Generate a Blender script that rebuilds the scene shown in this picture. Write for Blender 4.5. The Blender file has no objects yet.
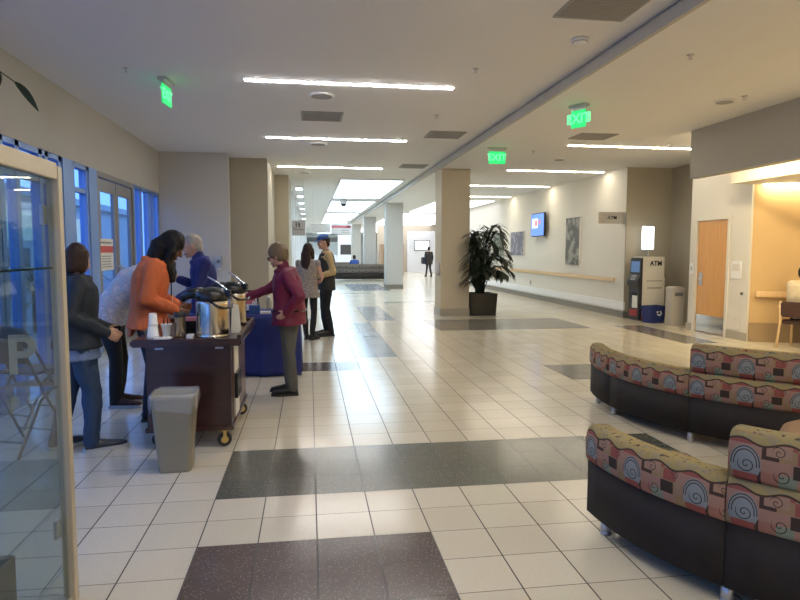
import bpy, bmesh, math, random
from mathutils import Vector, Matrix, noise
random.seed(7)
PI = math.pi
SC = bpy.context.scene
COL = SC.collection

# ------------------------------------------------------------------ camera
def set_camera():
    cd = bpy.data.cameras.new('camera'); co = bpy.data.objects.new('camera', cd); COL.objects.link(co)
    y, p, r = map(math.radians, (8.389, 4.58, .118))
    f = Vector((math.sin(y)*math.cos(p), math.cos(y)*math.cos(p), -math.sin(p)))
    R = Vector((math.cos(y), -math.sin(y), 0)); U = R.cross(f)
    R2 = R*math.cos(r)+U*math.sin(r); U2 = U*math.cos(r)-R*math.sin(r)
    m = Matrix((R2, U2, -f)).transposed().to_4x4(); m.translation = Vector((0, 0, 1.518))
    co.matrix_world = m
    cd.sensor_width = 36; cd.lens = 614.62/800*36; cd.clip_end = 300; cd.clip_start = .05
    SC.camera = co
set_camera()
# ------------------------------------------------------------------ light
W = bpy.data.worlds.new('dusk_sky'); SC.world = W; W.use_nodes = True
wn = W.node_tree; wn.nodes.clear()
wo = wn.nodes.new('ShaderNodeOutputWorld'); wb = wn.nodes.new('ShaderNodeBackground')
wb.inputs[0].default_value = (.21, .42, 1.0, 1); wb.inputs[1].default_value = 3.0
wn.links.new(wb.outputs[0], wo.inputs[0])
STRIP = 82.0          # ceiling strip lights
STRIPR = 56.0
SKY = 5.0             # luminous ceiling panels far down the hall
COVE = 48.0
vs = SC.view_settings
SC.display_settings.display_device = 'sRGB'
vs.view_transform = 'Standard'; vs.look = 'None'; vs.gamma = 1; vs.use_curve_mapping = False
vs.exposure = 0.0
cy = SC.cycles
cy.use_denoising = True
cy.max_bounces = 10; cy.diffuse_bounces = 5; cy.glossy_bounces = 4; cy.transparent_max_bounces = 16; cy.transmission_bounces = 6
cy.sample_clamp_indirect = 6; cy.caustics_reflective = False; cy.caustics_refractive = False

# ------------------------------------------------------------------ materials
MC = {}
class NT:
    """small helper to write node expressions"""
    def __init__(s, m): s.t = m.node_tree; s.n = s.t.nodes; s.l = s.t.links
    def put(s, sock, v):
        if isinstance(v, (int, float)): sock.default_value = v
        elif isinstance(v, (tuple, list)): sock.default_value = tuple(v)+((1,) if len(v) == 3 and len(sock.default_value) == 4 else ())
        else: s.l.new(v, sock)
    def M(s, op, a, b=0.0, c=0.0):
        n = s.n.new('ShaderNodeMath'); n.operation = op
        s.put(n.inputs[0], a); s.put(n.inputs[1], b); s.put(n.inputs[2], c)
        return n.outputs[0]
    def mix(s, f, a, b):
        n = s.n.new('ShaderNodeMix'); n.data_type = 'RGBA'
        s.put(n.inputs[0], f); s.put(n.inputs[6], a); s.put(n.inputs[7], b)
        return n.outputs[2]
    def noise(s, sc, det=2.0, vec=None, rough=.5):
        n = s.n.new('ShaderNodeTexNoise'); n.inputs['Scale'].default_value = sc; n.inputs['Detail'].default_value = det
        n.inputs['Roughness'].default_value = rough
        if vec is not None: s.l.new(vec, n.inputs['Vector'])
        return n.outputs[0]
    def vor(s, sc, vec=None, out='Distance', feat='F1'):
        n = s.n.new('ShaderNodeTexVoronoi'); n.inputs['Scale'].default_value = sc; n.feature = feat
        if vec is not None: s.l.new(vec, n.inputs['Vector'])
        return n.outputs[out]
    def white(s, a, b):
        n = s.n.new('ShaderNodeTexWhiteNoise'); n.noise_dimensions = '2D'
        c = s.n.new('ShaderNodeCombineXYZ'); s.put(c.inputs[0], a); s.put(c.inputs[1], b); s.l.new(c.outputs[0], n.inputs['Vector'])
        return n.outputs['Value']
    def ramp(s, f, stops, const=False):
        n = s.n.new('ShaderNodeValToRGB'); cr = n.color_ramp
        if const: cr.interpolation = 'CONSTANT'
        while len(cr.elements) < len(stops): cr.elements.new(.5)
        for e, (p, c) in zip(cr.elements, stops):
            e.position = p; e.color = tuple(c)+(1,)
        s.put(n.inputs[0], f); return n.outputs[0]
    def coord(s, which='Object'):
        n = s.n.new('ShaderNodeTexCoord'); return n.outputs[which]
    def xyz(s, v):
        n = s.n.new('ShaderNodeSeparateXYZ'); s.l.new(v, n.inputs[0]); return n.outputs
    def bump(s, h, strength=.2, dist=.01):
        n = s.n.new('ShaderNodeBump'); n.inputs['Strength'].default_value = strength; n.inputs['Distance'].default_value = dist
        s.l.new(h, n.inputs['Height']); return n.outputs[0]

def mat(name, col=(.5, .5, .5), rough=.6, metal=0.0, spec=.5, emit=None, es=0.0, var=0.0, vscale=8.0, bump=0.0, bscale=60.0, coat=0.0):
    if name in MC: return MC[name]
    m = bpy.data.materials.new(name); m.use_nodes = True; MC[name] = m
    t = NT(m); b = t.n['Principled BSDF']
    b.inputs['Base Color'].default_value = (*col, 1); b.inputs['Roughness'].default_value = rough
    b.inputs['Metallic'].default_value = metal; b.inputs['Specular IOR Level'].default_value = spec
    b.inputs['Coat Weight'].default_value = coat; b.inputs['Coat Roughness'].default_value = .1
    if emit: b.inputs['Emission Color'].default_value = (*emit, 1); b.inputs['Emission Strength'].default_value = es
    if var or not emit:
        v = var or .04
        n = t.noise(vscale, 3.0, t.coord())
        c1 = tuple(max(0, c*(1-v)) for c in col); c2 = tuple(min(1, c*(1+v)) for c in col)
        t.l.new(t.mix(n, c1, c2), b.inputs['Base Color'])
    if bump:
        t.l.new(t.bump(t.noise(bscale, 3.0, t.coord()), bump, .01), b.inputs['Normal'])
    return m

def glass_mat(name, tint=(.9, .95, 1), refl=.1, rough=.02):
    if name in MC: return MC[name]
    m = bpy.data.materials.new(name); m.use_nodes = True; MC[name] = m
    t = NT(m); t.n.clear()
    o = t.n.new('ShaderNodeOutputMaterial'); tr = t.n.new('ShaderNodeBsdfTransparent'); gl = t.n.new('ShaderNodeBsdfGlossy')
    tr.inputs[0].default_value = (*tint, 1); gl.inputs['Roughness'].default_value = rough
    lw = t.n.new('ShaderNodeLayerWeight'); lw.inputs[0].default_value = .5
    mx = t.n.new('ShaderNodeMixShader')
    t.l.new(t.M('ADD', t.M('MULTIPLY', t.M('POWER', lw.outputs['Facing'], 5.0), .9), refl*.5), mx.inputs[0])
    t.l.new(tr.outputs[0], mx.inputs[1]); t.l.new(gl.outputs[0], mx.inputs[2]); t.l.new(mx.outputs[0], o.inputs[0])
    return m

# tile floor -------------------------------------------------------
TX0, TY0, TT = .027, 4.686, .305
RECTS = [  # i0, i1, j_far, j_near, colour key
    (-2, 2, 5, 30, 'brown'), (-2, 9, 0, 3, 'green'), (-5, 2, -12, -10, 'brown'), (10, 15, -10, -7, 'taupe'),
    (20, 22, -23, -15, 'taupe'), (8, 18, -28, -22, 'taupe'), (2, 4, -27, -13, 'sky_slate'), (4, 6, -39, -28, 'sky_slate'),
    (5, 10, -76, -61, 'sky_slate'), (7, 12, -44, -43, 'taupe'), (3, 7, -57, -56, 'taupe'), (-5, 0, -30, -28, 'taupe'),
    (-2, 2, 26, 34, 'green')]
def floor_mat():
    m = bpy.data.materials.new('terrazzo_tile'); m.use_nodes = True
    t = NT(m); b = t.n['Principled BSDF']; co = t.coord('Object'); x, y, z = t.xyz(co)[:3]
    u = t.M('DIVIDE', t.M('SUBTRACT', x, TX0), TT); v = t.M('DIVIDE', t.M('SUBTRACT', TY0, y), TT)
    fu = t.M('FRACT', t.M('ADD', u, 100.0)); fv = t.M('FRACT', t.M('ADD', v, 1000.0))
    g = .0115
    du = t.M('MINIMUM', fu, t.M('SUBTRACT', 1.0, fu)); dv = t.M('MINIMUM', fv, t.M('SUBTRACT', 1.0, fv))
    gu = t.M('LESS_THAN', du, g); gv = t.M('LESS_THAN', dv, .0085)
    grout = t.M('MAXIMUM', gu, gv)
    iu = t.M('FLOOR', u); iv = t.M('FLOOR', v)
    tone = t.white(iu, iv)
    n1 = t.noise(260.0, 2.0, co); sp = t.vor(75.0, co); dsp = t.vor(60.0, co)
    cream = t.mix(tone, (.60, .545, .42), (.66, .60, .475))
    cream = t.mix(t.M('MULTIPLY', t.M('GREATER_THAN', n1, .60), .35), cream, (.34, .29, .23))
    cream = t.mix(t.M('MULTIPLY', t.M('LESS_THAN', dsp, .10), .6), cream, (.20, .17, .13))
    cols = {'brown': ((.085, .062, .056), (.115, .085, .077)), 'green': ((.100, .102, .082), (.125, .126, .102)),
            'taupe': ((.17, .155, .125), (.20, .18, .15)), 'sky_slate': ((.22, .24, .27), (.26, .28, .31))}  # last pair has the pale blue sky reflection mixed into the tile colour
    dark_mask = None
    c = cream
    for (i0, i1, j0, j1, k) in RECTS:
        mu = t.M('MULTIPLY', t.M('GREATER_THAN', u, float(i0)), t.M('LESS_THAN', u, float(i1)))
        mv = t.M('MULTIPLY', t.M('GREATER_THAN', v, float(j0)), t.M('LESS_THAN', v, float(j1)))
        mk = t.M('MULTIPLY', mu, mv)
        c = t.mix(mk, c, t.mix(tone, *cols[k]))
        dark_mask = mk if dark_mask is None else t.M('MAXIMUM', dark_mask, mk)
    fleck = t.M('MULTIPLY', t.M('LESS_THAN', sp, .20), dark_mask)
    c = t.mix(t.M('MULTIPLY', fleck, .7), c, (.42, .37, .34))
    gc = t.mix(dark_mask, t.mix(gu, (.12, .085, .055), (.035, .025, .018)), (.022, .018, .016))
    c = t.mix(grout, c, gc)
    t.l.new(c, b.inputs['Base Color'])
    t.l.new(t.M('ADD', t.M('MULTIPLY', grout, .4), t.M('ADD', .13, t.M('MULTIPLY', t.noise(1.2, 3.0, co), .10))), b.inputs['Roughness'])
    b.inputs['Specular IOR Level'].default_value = .62
    h = t.M('SUBTRACT', t.M('MULTIPLY', t.noise(9.0, 2.0, co), .04), grout)
    t.l.new(t.bump(h, .25, .002), b.inputs['Normal'])
    return m

# upholstery with blocks, domes and scrolls --------------------------------
def sofa_fabric(name='patterned_upholstery', sat=.92, val=.66):
    m = bpy.data.materials.new(name); m.use_nodes = True
    t = NT(m); b = t.n['Principled BSDF']; uv = t.coord('UV'); u, v = t.xyz(uv)[:2]
    P = .34; H = .20
    vv = t.M('MODULO', t.M('ADD', v, 10*H), H)          # the motif repeats up the back
    p = t.M('MULTIPLY', t.M('FRACT', t.M('ADD', t.M('DIVIDE', u, P), 50.0)), P)      # metres inside a repeat
    cell = t.M('FLOOR', t.M('DIVIDE', p, .062)); row = t.M('FLOOR', t.M('DIVIDE', vv, .052))
    r = t.white(cell, row)
    pal = t.ramp(r, [(0, (.50, .20, .13)), (.18, (.46, .30, .19)), (.36, (.42, .07, .06)), (.50, (.52, .27, .20)), (.64, (.30, .40, .29)), (.76, (.45, .28, .12)), (.95, (.06, .025, .02))], True)
    c = pal
    def disc(cx, cz, rx, rz):
        a = t.M('DIVIDE', t.M('SUBTRACT', p, cx), rx); q = t.M('DIVIDE', t.M('SUBTRACT', vv, cz), rz)
        return t.M('SQRT', t.M('ADD', t.M('MULTIPLY', a, a), t.M('MULTIPLY', q, q))), a, q
    # pale blue dome with arcs
    d, a, q = disc(.065, .075, .058, .075)
    c = t.mix(t.M('LESS_THAN', d, 1.0), c, (.36, .42, .44))
    arcs = t.M('MULTIPLY', t.M('MULTIPLY', t.M('GREATER_THAN', q, -.15), t.M('GREATER_THAN', t.M('SINE', t.M('MULTIPLY', d, 36.0)), .3)), t.M('MULTIPLY', t.M('GREATER_THAN', d, .68), t.M('LESS_THAN', d, 1.0)))
    c = t.mix(arcs, c, (.05, .04, .04))
    # dark square, red block, yellow block
    def block(x0, x1, z0, z1, colr, c):
        mk = t.M('MULTIPLY', t.M('MULTIPLY', t.M('GREATER_THAN', p, x0), t.M('LESS_THAN', p, x1)), t.M('MULTIPLY', t.M('GREATER_THAN', vv, z0), t.M('LESS_THAN', vv, z1)))
        return t.mix(mk, c, colr)
    c = block(.235, .30, .045, .10, (.035, .02, .016), c)
    c = block(.02, .11, 0.0, .035, (.45, .07, .05), c)
    c = block(.14, .23, .12, .17, (.52, .30, .20), c)
    # scrolls
    for (cx, cz, R, w, sgn) in ((.070, .070, .034, .021, 1), (.185, .140, .026, .017, -1), (.200, .048, .032, .020, 1), (.30, .14, .022, .016, 1)):
        dd, a, q = disc(cx, cz, 1.0, 1.0)
        th = t.M('ARCTAN2', q, a)
        s = t.M('FRACT', t.M('ADD', t.M('DIVIDE', dd, w), t.M('MULTIPLY', th, sgn/(2*PI))))
        line = t.M('MULTIPLY', t.M('LESS_THAN', s, .20), t.M('LESS_THAN', dd, R))
        c = t.mix(line, c, (.03, .018, .015))
    # wavy dark ribbon, and the olive yellow above it
    wav = t.M('ADD', .166, t.M('MULTIPLY', t.M('SINE', t.M('MULTIPLY', p, 2*PI/P*2)), .011))
    dz = t.M('SUBTRACT', vv, wav)
    yel = t.mix(t.M('GREATER_THAN', t.noise(22.0, 2.0, uv), .55), (.50, .38, .13), (.42, .36, .20))
    c = t.mix(t.M('GREATER_THAN', dz, 0.0), c, yel)
    c = t.mix(t.M('LESS_THAN', t.M('ABSOLUTE', dz), .0045), c, (.06, .03, .02))
    topc = t.mix(t.M('GREATER_THAN', t.noise(30.0, 3.0, uv, .6), .60), yel, (.07, .04, .025))
    # the top of the roll carries the yellow field (second UV channel is not needed: z normal pattern from attribute)
    at = t.n.new('ShaderNodeAttribute'); at.attribute_name = 'toproll'
    c = t.mix(at.outputs['Fac'], c, topc)
    # weave
    wv = t.noise(900.0, 1.0, uv)
    c = t.mix(t.M('MULTIPLY', wv, .35), c, (.25, .18, .12))
    hs = t.n.new('ShaderNodeHueSaturation'); hs.inputs['Saturation'].default_value = sat; hs.inputs['Value'].default_value = val; t.l.new(c, hs.inputs['Color'])
    t.l.new(hs.outputs[0], b.inputs['Base Color']); b.inputs['Roughness'].default_value = .85
    b.inputs['Specular IOR Level'].default_value = .25
    t.l.new(t.bump(wv, .25, .003), b.inputs['Normal'])
    return m

def pattern_mat(name, cols, scale=30.0, rough=.85, bump=.3):
    m = bpy.data.materials.new(name); m.use_nodes = True
    t = NT(m); b = t.n['Principled BSDF']; co = t.coord()
    n = t.noise(scale, 2.0, co, .6)
    st = [(.0 if i == 0 else .40+.22*i/len(cols), c) for i, c in enumerate(cols)]
    t.l.new(t.ramp(n, st), b.inputs['Base Color']); b.inputs['Roughness'].default_value = rough
    t.l.new(t.bump(t.noise(40.0, 3.0, co), bump, .01), b.inputs['Normal'])
    return m

def wood_mat(name, c1, c2, rough=.35, sc=(3, 3, 30), coat=.3):
    if name in MC: return MC[name]
    m = bpy.data.materials.new(name); m.use_nodes = True; MC[name] = m
    t = NT(m); b = t.n['Principled BSDF']
    mp = t.n.new('ShaderNodeMapping'); t.l.new(t.coord(), mp.inputs[0]); mp.inputs['Scale'].default_value = sc
    n = t.noise(1.0, 4.0, mp.outputs[0], .6)
    t.l.new(t.ramp(n, [(.3, c1), (.7, c2)]), b.inputs['Base Color'])
    b.inputs['Roughness'].default_value = rough; b.inputs['Coat Weight'].default_value = coat
    return m

M_FLOOR = floor_mat(); M_FAB = sofa_fabric(); M_FAB2 = sofa_fabric('dark_patterned_upholstery', .5, .36)
M_WALL = mat('warm_grey_paint', (.50, .485, .45), .7, var=.03, vscale=2, bump=.05, bscale=200)
M_WALLB = mat('taupe_paint', (.40, .355, .265), .7, var=.03, vscale=2, bump=.05, bscale=200)
M_CREAM = mat('cream_paint', (.70, .67, .60), .65, var=.02, vscale=2, bump=.05, bscale=200)
M_GREYBL = mat('grey_soffit_paint', (.46, .43, .38), .7, var=.03, vscale=2)
M_YELW = mat('ochre_paint', (.53, .37, .185), .7, var=.03, vscale=2)
M_WHITE = mat('white_paint', (.80, .80, .80), .6, var=.02, vscale=2)
M_CEIL = mat('ceiling_paint', (.80, .79, .78), .8, var=.02, vscale=1.5)
M_BASE = mat('rubber_base', (.21, .19, .16), .5)
M_STONE = mat('stone_base', (.36, .33, .27), .4, var=.15, vscale=60)
M_TRIM = mat('grey_metal_trim', (.46, .44, .41), .5)
M_FRAMEW = mat('dusk_tinted_window_aluminium', (.19, .34, .70), .4, metal=.1)  # blue of the grazing dusk light is put into the frame colour
M_DFRAME = mat('door_aluminium', (.27, .27, .28), .45, metal=.4)
M_GLASS = glass_mat('window_glass', (.78, .90, 1.0), .05)
M_CGLASS = glass_mat('case_glass', (.80, .85, .84), .07)
M_GEDGE = mat('glass_edge', (.01, .05, .04), .2)
M_MAPLE = wood_mat('maple', (.68, .47, .24), (.76, .56, .32), .4, (30, 3, 3))
M_DOORW = wood_mat('door_veneer', (.60, .30, .085), (.68, .36, .12), .4, (25, 25, 1.2))
M_MAHOG = wood_mat('mahogany', (.026, .008, .006), (.045, .014, .010), .3, (4, 4, 30), .5)
M_STEEL = mat('brushed_steel', (.62, .58, .50), .22, metal=1.0, var=.08, vscale=3)
M_CHROME = mat('chrome', (.75, .75, .75), .15, metal=1.0)
M_BLACK = mat('black_plastic', (.012, .012, .013), .25)
M_DKGREY = mat('charcoal_vinyl', (.022, .017, .015), .75, spec=.3, var=.1, bump=.1, bscale=300)
M_RUB = mat('black_rubber', (.02, .02, .02), .6)
M_BRASS = mat('yellow_brass', (.65, .47, .18), .3, metal=.9)
M_PAPER = mat('white_paper', (.75, .74, .70), .8)
M_FOAM = mat('white_foam', (.80, .80, .78), .6)
M_SILVER = mat('satin_silver', (.60, .60, .60), .35, metal=.8)
M_CASEF = mat('champagne_aluminium', (.56, .50, .38), .45, metal=.35)
M_NAVY = mat('royal_blue_cloth', (.010, .022, .16), .75, var=.2, vscale=6, bump=.2, bscale=25)
M_STRIP = mat('lamp_diffuser', (.9, .9, .9), emit=(1, .955, .90), es=STRIP)
M_STRIPR = mat('lamp_diffuser_warm', (.9, .9, .9), emit=(1, .88, .68), es=STRIPR)
M_SKY = mat('skylight_diffuser', (.9, .9, .9), emit=(.58, .80, 1), es=SKY)
M_SKYW = mat('bright_ceiling_diffuser', (.9, .9, .9), emit=(.95, .96, 1), es=2.4)
M_COVE = mat('cove_lamp', (.9, .9, .9), emit=(1, .82, .50), es=COVE)
M_VENT = mat('vent_metal', (.36, .35, .34), .6)
M_VENTD = mat('vent_dark', (.15, .15, .15), .7)

# ------------------------------------------------------------------ mesh tools
class B:
    def __init__(s): s.v = []; s.f = []; s.uv = None
    def add(s, vs_, fs): o = len(s.v); s.v += [tuple(v) for v in vs_]; s.f += [tuple(o+i for i in f) for f in fs]; return s
    def box(s, x0, x1, y0, y1, z0, z1, M=None):
        vs_ = [Vector((x, y, z)) for z in (z0, z1) for y in (y0, y1) for x in (x0, x1)]
        if M is not None: vs_ = [M @ v for v in vs_]
        return s.add(vs_, [(0, 2, 3, 1), (4, 5, 7, 6), (0, 1, 5, 4), (2, 6, 7, 3), (0, 4, 6, 2), (1, 3, 7, 5)])
    def tube(s, pts, r, n=8, cap=True):
        pts = [Vector(p) for p in pts]; rs = r if isinstance(r, (list, tuple)) else [r]*len(pts)
        o = len(s.v); prev = None
        for i, p in enumerate(pts):
            t = (pts[min(i+1, len(pts)-1)]-pts[max(i-1, 0)])
            t = t.normalized() if t.length > 1e-9 else Vector((0, 0, 1))
            if prev is None:
                a = Vector((0, 0, 1)) if abs(t.z) < .9 else Vector((1, 0, 0)); u = t.cross(a).normalized()
            else:
                u = prev-t*prev.dot(t); u = u.normalized() if u.length > 1e-6 else t.orthogonal().normalized()
            prev = u; w = t.cross(u)
            for k in range(n):
                an = 2*PI*k/n; s.v.append(tuple(p+(u*math.cos(an)+w*math.sin(an))*rs[i]))
        for i in range(len(pts)-1):
            for k in range(n):
                a = o+i*n+k; b_ = o+i*n+(k+1) % n; s.f.append((a, b_, b_+n, a+n))
        if cap:
            s.f.append(tuple(o+k for k in reversed(range(n)))); e = o+(len(pts)-1)*n; s.f.append(tuple(e+k for k in range(n)))
        return s
    def lathe(s, prof, c=(0, 0, 0), n=24, sx=1, sy=1, M=None):
        o = len(s.v)
        for (r, z) in prof:
            for k in range(n):
                a = 2*PI*k/n; v = Vector((c[0]+r*math.cos(a)*sx, c[1]+r*math.sin(a)*sy, c[2]+z)); s.v.append(tuple(M @ v if M is not None else v))
        for i in range(len(prof)-1):
            for k in range(n):
                a = o+i*n+k; b_ = o+i*n+(k+1) % n; s.f.append((a, b_, b_+n, a+n))
        if prof[0][0] > 1e-6: s.f.append(tuple(o+k for k in reversed(range(n))))
        e = o+(len(prof)-1)*n
        if prof[-1][0] > 1e-6: s.f.append(tuple(e+k for k in range(n)))
        return s
    def ball(s, c, rx, ry=None, rz=None, M=None, n=16, m=10):
        ry = ry or rx; rz = rz or rx; o = len(s.v); c = Vector(c)
        pts = []
        for i in range(1, m):
            ph = PI*i/m
            for k in range(n):
                th = 2*PI*k/n; pts.append(Vector((rx*math.sin(ph)*math.cos(th), ry*math.sin(ph)*math.sin(th), rz*math.cos(ph))))
        pts += [Vector((0, 0, rz)), Vector((0, 0, -rz))]
        s.v += [tuple(c+(M @ p if M is not None else p)) for p in pts]
        for i in range(m-2):
            for k in range(n):
                a = o+i*n+k; b_ = o+i*n+(k+1) % n; s.f.append((a, a+n, b_+n, b_))
        t = o+(m-1)*n; bo = t+1
        for k in range(n):
            s.f.append((t, o+k, o+(k+1) % n)); q = o+(m-2)*n; s.f.append((bo, q+(k+1) % n, q+k))
        return s
    def prism(s, poly, z0, z1, M=None):
        n = len(poly); vs_ = [Vector((x, y, z0)) for x, y in poly]+[Vector((x, y, z1)) for x, y in poly]
        if M is not None: vs_ = [M @ v for v in vs_]
        return s.add(vs_, [tuple(reversed(range(n))), tuple(range(n, 2*n))]+[(i, (i+1) % n, n+(i+1) % n, n+i) for i in range(n)])
    def build(s, name, m, parent=None, smooth=False, bevel=0.0, bseg=2, fix=True):
        me = bpy.data.meshes.new(name); me.from_pydata([tuple(v) for v in s.v], [], s.f)
        if fix:
            bm = bmesh.new(); bm.from_mesh(me); bmesh.ops.recalc_face_normals(bm, faces=bm.faces)
            if bevel: 
                bmesh.ops.bevel(bm, geom=[e for e in bm.edges], offset=bevel, segments=bseg, affect='EDGES', clamp_overlap=True)
            bm.to_mesh(me); bm.free()
        me.materials.append(m)
        if smooth: me.polygons.foreach_set('use_smooth', [True]*len(me.polygons))
        o = bpy.data.objects.new(name, me); COL.objects.link(o)
        if parent is not None: o.parent = parent
        return o

def thing(name, label, cat, loc=(0, 0, 0), rz=0.0, group=None):
    o = bpy.data.objects.new(name, None); COL.objects.link(o); o.empty_display_size = .1
    o.location = loc; o.rotation_euler = (0, 0, rz); o['label'] = label; o['category'] = cat
    if group: o['group'] = group
    return o
def tag(o, label, cat, group=None, kind=None):
    o['label'] = label; o['category'] = cat
    if group: o['group'] = group
    if kind: o['kind'] = kind
    return o
def struct(o, label=None, cat=None):
    o['kind'] = 'structure'
    if label: o['label'] = label; o['category'] = cat
    return o
def dup(root, loc, rz, label=None, group=None):
    r = root.copy(); COL.objects.link(r); r.location = loc; r.rotation_euler = (0, 0, rz)
    if label: r['label'] = label
    if group: r['group'] = group
    def rec(a, b_):
        for ch in [o for o in COL.objects if o.parent == a]:
            c = ch.copy(); COL.objects.link(c); c.parent = b_; rec(ch, c)
    rec(root, r)
    return r
DG = None
def realise(o, name, m, parent=None, smooth=True):
    """bake an object's modifiers into a fresh mesh object"""
    bpy.context.view_layer.update()
    dg = bpy.context.evaluated_depsgraph_get()
    me = bpy.data.meshes.new_from_object(o.evaluated_get(dg)); old = o.data
    bpy.data.objects.remove(o)
    if me.materials: me.materials.clear()
    me.materials.append(m)
    if smooth and len(me.polygons): me.polygons.foreach_set('use_smooth', [True]*len(me.polygons))
    n = bpy.data.objects.new(name, me); COL.objects.link(n)
    if parent is not None: n.parent = parent
    return n
def text(s, size, name, m, parent=None, M=None, depth=.002, align='CENTER', bold=False):
    cu = bpy.data.curves.new(name, 'FONT'); cu.body = s; cu.size = size; cu.align_x = align; cu.align_y = 'CENTER'; cu.extrude = depth
    if bold: cu.offset = size*.02
    o = bpy.data.objects.new(name, cu); COL.objects.link(o)
    n = realise(o, name, m, parent, False)
    if M is not None: n.data.transform(M)
    return n
def remesh(b_, name, m, parent, vox=.01, smooth=4, disp=0.0, dscale=6.0, seed=0.0, noisefn=None):
    o = b_.build(name+'_src', m, None, fix=False)
    md = o.modifiers.new('r', 'REMESH'); md.mode = 'VOXEL'; md.voxel_size = vox; md.adaptivity = 0
    sm = o.modifiers.new('s', 'SMOOTH'); sm.factor = .5; sm.iterations = smooth
    n = realise(o, name, m, parent)
    if disp:
        me = n.data
        for v, nn in zip(me.vertices, [x.vector.copy() for x in me.vertex_normals]):
            q = v.co*dscale+Vector((seed, seed*1.7, 0))
            q.z *= .55
            d = noise.noise(q)*disp+noise.noise(q*2.3)*disp*.4
            v.co += nn*d
        me.update()
    return n
RX = Matrix.Rotation(PI/2, 4, 'X')
def T(x, y, z): return Matrix.Translation((x, y, z))
def RZ(a): return Matrix.Rotation(a, 4, 'Z')
ZL, ZR = 3.54, 3.40
# ================================================================== the setting
b = B(); b.box(-3.2, 11, -8, 75, -.12, 0)
struct(b.build('floor', M_FLOOR))
b = B(); b.box(-3.2, 2.99, -8, 75, ZL, ZL+.15)
struct(b.build('ceiling', M_CEIL))
b = B(); b.box(3.0, 11, -8, 75, ZR, ZL+.15)
struct(b.build('ceiling', M_CEIL))
b = B(); b.box(2.955, 2.999, -8, 75, ZR-.005, ZL-.03)
struct(b.build('trim_1', M_TRIM))
# left wall: bulkhead above the glazing, solid sills, end pieces
XL = -3.05; ZB = 2.68
b = B(); b.box(XL-.15, XL, -8, 13.4, ZB, ZL)
struct(b.build('wall_left', M_WALL))
b = B(); b.box(-3.2, -1.66, 13.4, 13.6, 0, ZL)
struct(b.build('wall_left_return', M_WALL))
b = B(); b.box(-2.6, -.90, 14.05, 16.9, 0, ZL)
struct(b.build('wall_left_pier', M_WALLB))
b = B(); b.box(-2.6, -.54, 17.0, 19.5, 0, ZL)
struct(b.build('wall_left_pier', M_WALLB))
b = B(); b.box(-2.0, -.62, 19.5, 75, 0, ZL)
struct(b.build('wall_left_far', M_WHITE))
b = B(); b.box(-.62, -.18, 36, 37, 0, 3.3)
struct(b.build('wall_left_pier', M_WHITE))
for i, (x0, x1, y) in enumerate(((-3.05, -1.66, 13.4), (-2.6, -.9, 14.05))):
    b = B(); b.box(x0, x1, y-.012, y, 0, .12); struct(b.build('baseboard_left', M_BASE))
# glazing
def window(n, y0, y1, mull, wide=.07, trans=(2.33,)):
    fr = B()
    for y in mull: fr.box(XL-.11, XL-.01, y-wide/2, y+wide/2, 0, ZB)
    fr.box(XL-.11, XL-.01, y0, y1, 0, .09); fr.box(XL-.11, XL-.01, y0, y1, ZB-.06, ZB)
    for z in trans: fr.box(XL-.10, XL-.02, y0, y1, z-.03, z+.03)
    w = struct(fr.build('window_%d' % n, M_FRAMEW))
    g = B(); g.box(XL-.065, XL-.055, y0, y1, .05, ZB-.03); g.build('pane', M_GLASS, w)
window(1, -8, 6.75, [-8+1.35*k for k in range(11)]+[6.7])
window(2, 6.75, 8.35, [6.8, 7.15, 7.73, 7.9, 8.3], .09)
b = B(); b.box(XL-.13, XL+.005, 8.35, 8.69, 0, ZB); struct(b.build('trim_2', M_FRAMEW))
window(3, 8.69, 9.27, [8.73, 9.24], .08)
b = B(); b.box(XL-.13, XL+.005, 9.27, 9.60, 0, ZB); struct(b.build('trim_3', M_FRAMEW))
window(4, 11.5, 13.4, [11.55, 12.02, 12.62, 12.86, 13.36], .11, ())
def leaf(n, y0, y1, hy):
    f = B(); X0, X1 = XL-.07, XL-.02
    f.box(X0, X1, y0, y0+.11, .01, 2.58); f.box(X0, X1, y1-.11, y1, .01, 2.58); f.box(X0, X1, y0+.11, y1-.11, .01, .27); f.box(X0, X1, y0+.11, y1-.11, 2.40, 2.58)
    d = struct(f.build('door_%d' % n, M_DFRAME))
    g = B(); g.box(XL-.05, XL-.04, y0+.1, y1-.1, .26, 2.42); g.build('pane', M_GLASS, d)
    h = B(); h.tube([(XL-.02, hy, .9), (XL+.05, hy, .92), (XL+.05, hy, 1.25), (XL-.02, hy, 1.27)], .012); h.build('door_handle', M_SILVER, d)
    return d
leaf(1, 9.68, 10.54, 10.48); leaf(2, 10.56, 11.42, 10.62)
f = B(); f.box(XL-.1, XL+.0, 9.60, 9.67, 0, ZB); f.box(XL-.1, XL, 11.43, 11.50, 0, ZB); f.box(XL-.1, XL, 9.67, 11.43, 2.60, ZB)
struct(f.build('trim_4', M_DFRAME))
# right wall and recess
b = B(); b.box(7.1, 9, 13.12, 30, 0, ZR); struct(b.build('wall_right', M_CREAM))
b = B(); b.box(7.1, 8.7, 13.10, 13.13, 0, ZR); struct(b.build('wall_right_recess', M_WALLB))
b = B(); b.box(8.2, 8.7, 10.95, 13.10, 0, ZR); struct(b.build('wall_right_recess', M_WALLB))
b = B(); b.box(7.06, 7.10, 13.05, 30, .18, .36); struct(b.build('trim_5', M_WHITE))
b = B(); b.box(7.08, 7.10, 13.08, 30, 0, .14); struct(b.build('baseboard_right', M_BASE))
b = B(); b.box(7.1, 8.2, 13.085, 13.10, 0, .14); struct(b.build('baseboard_right', M_BASE))
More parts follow.
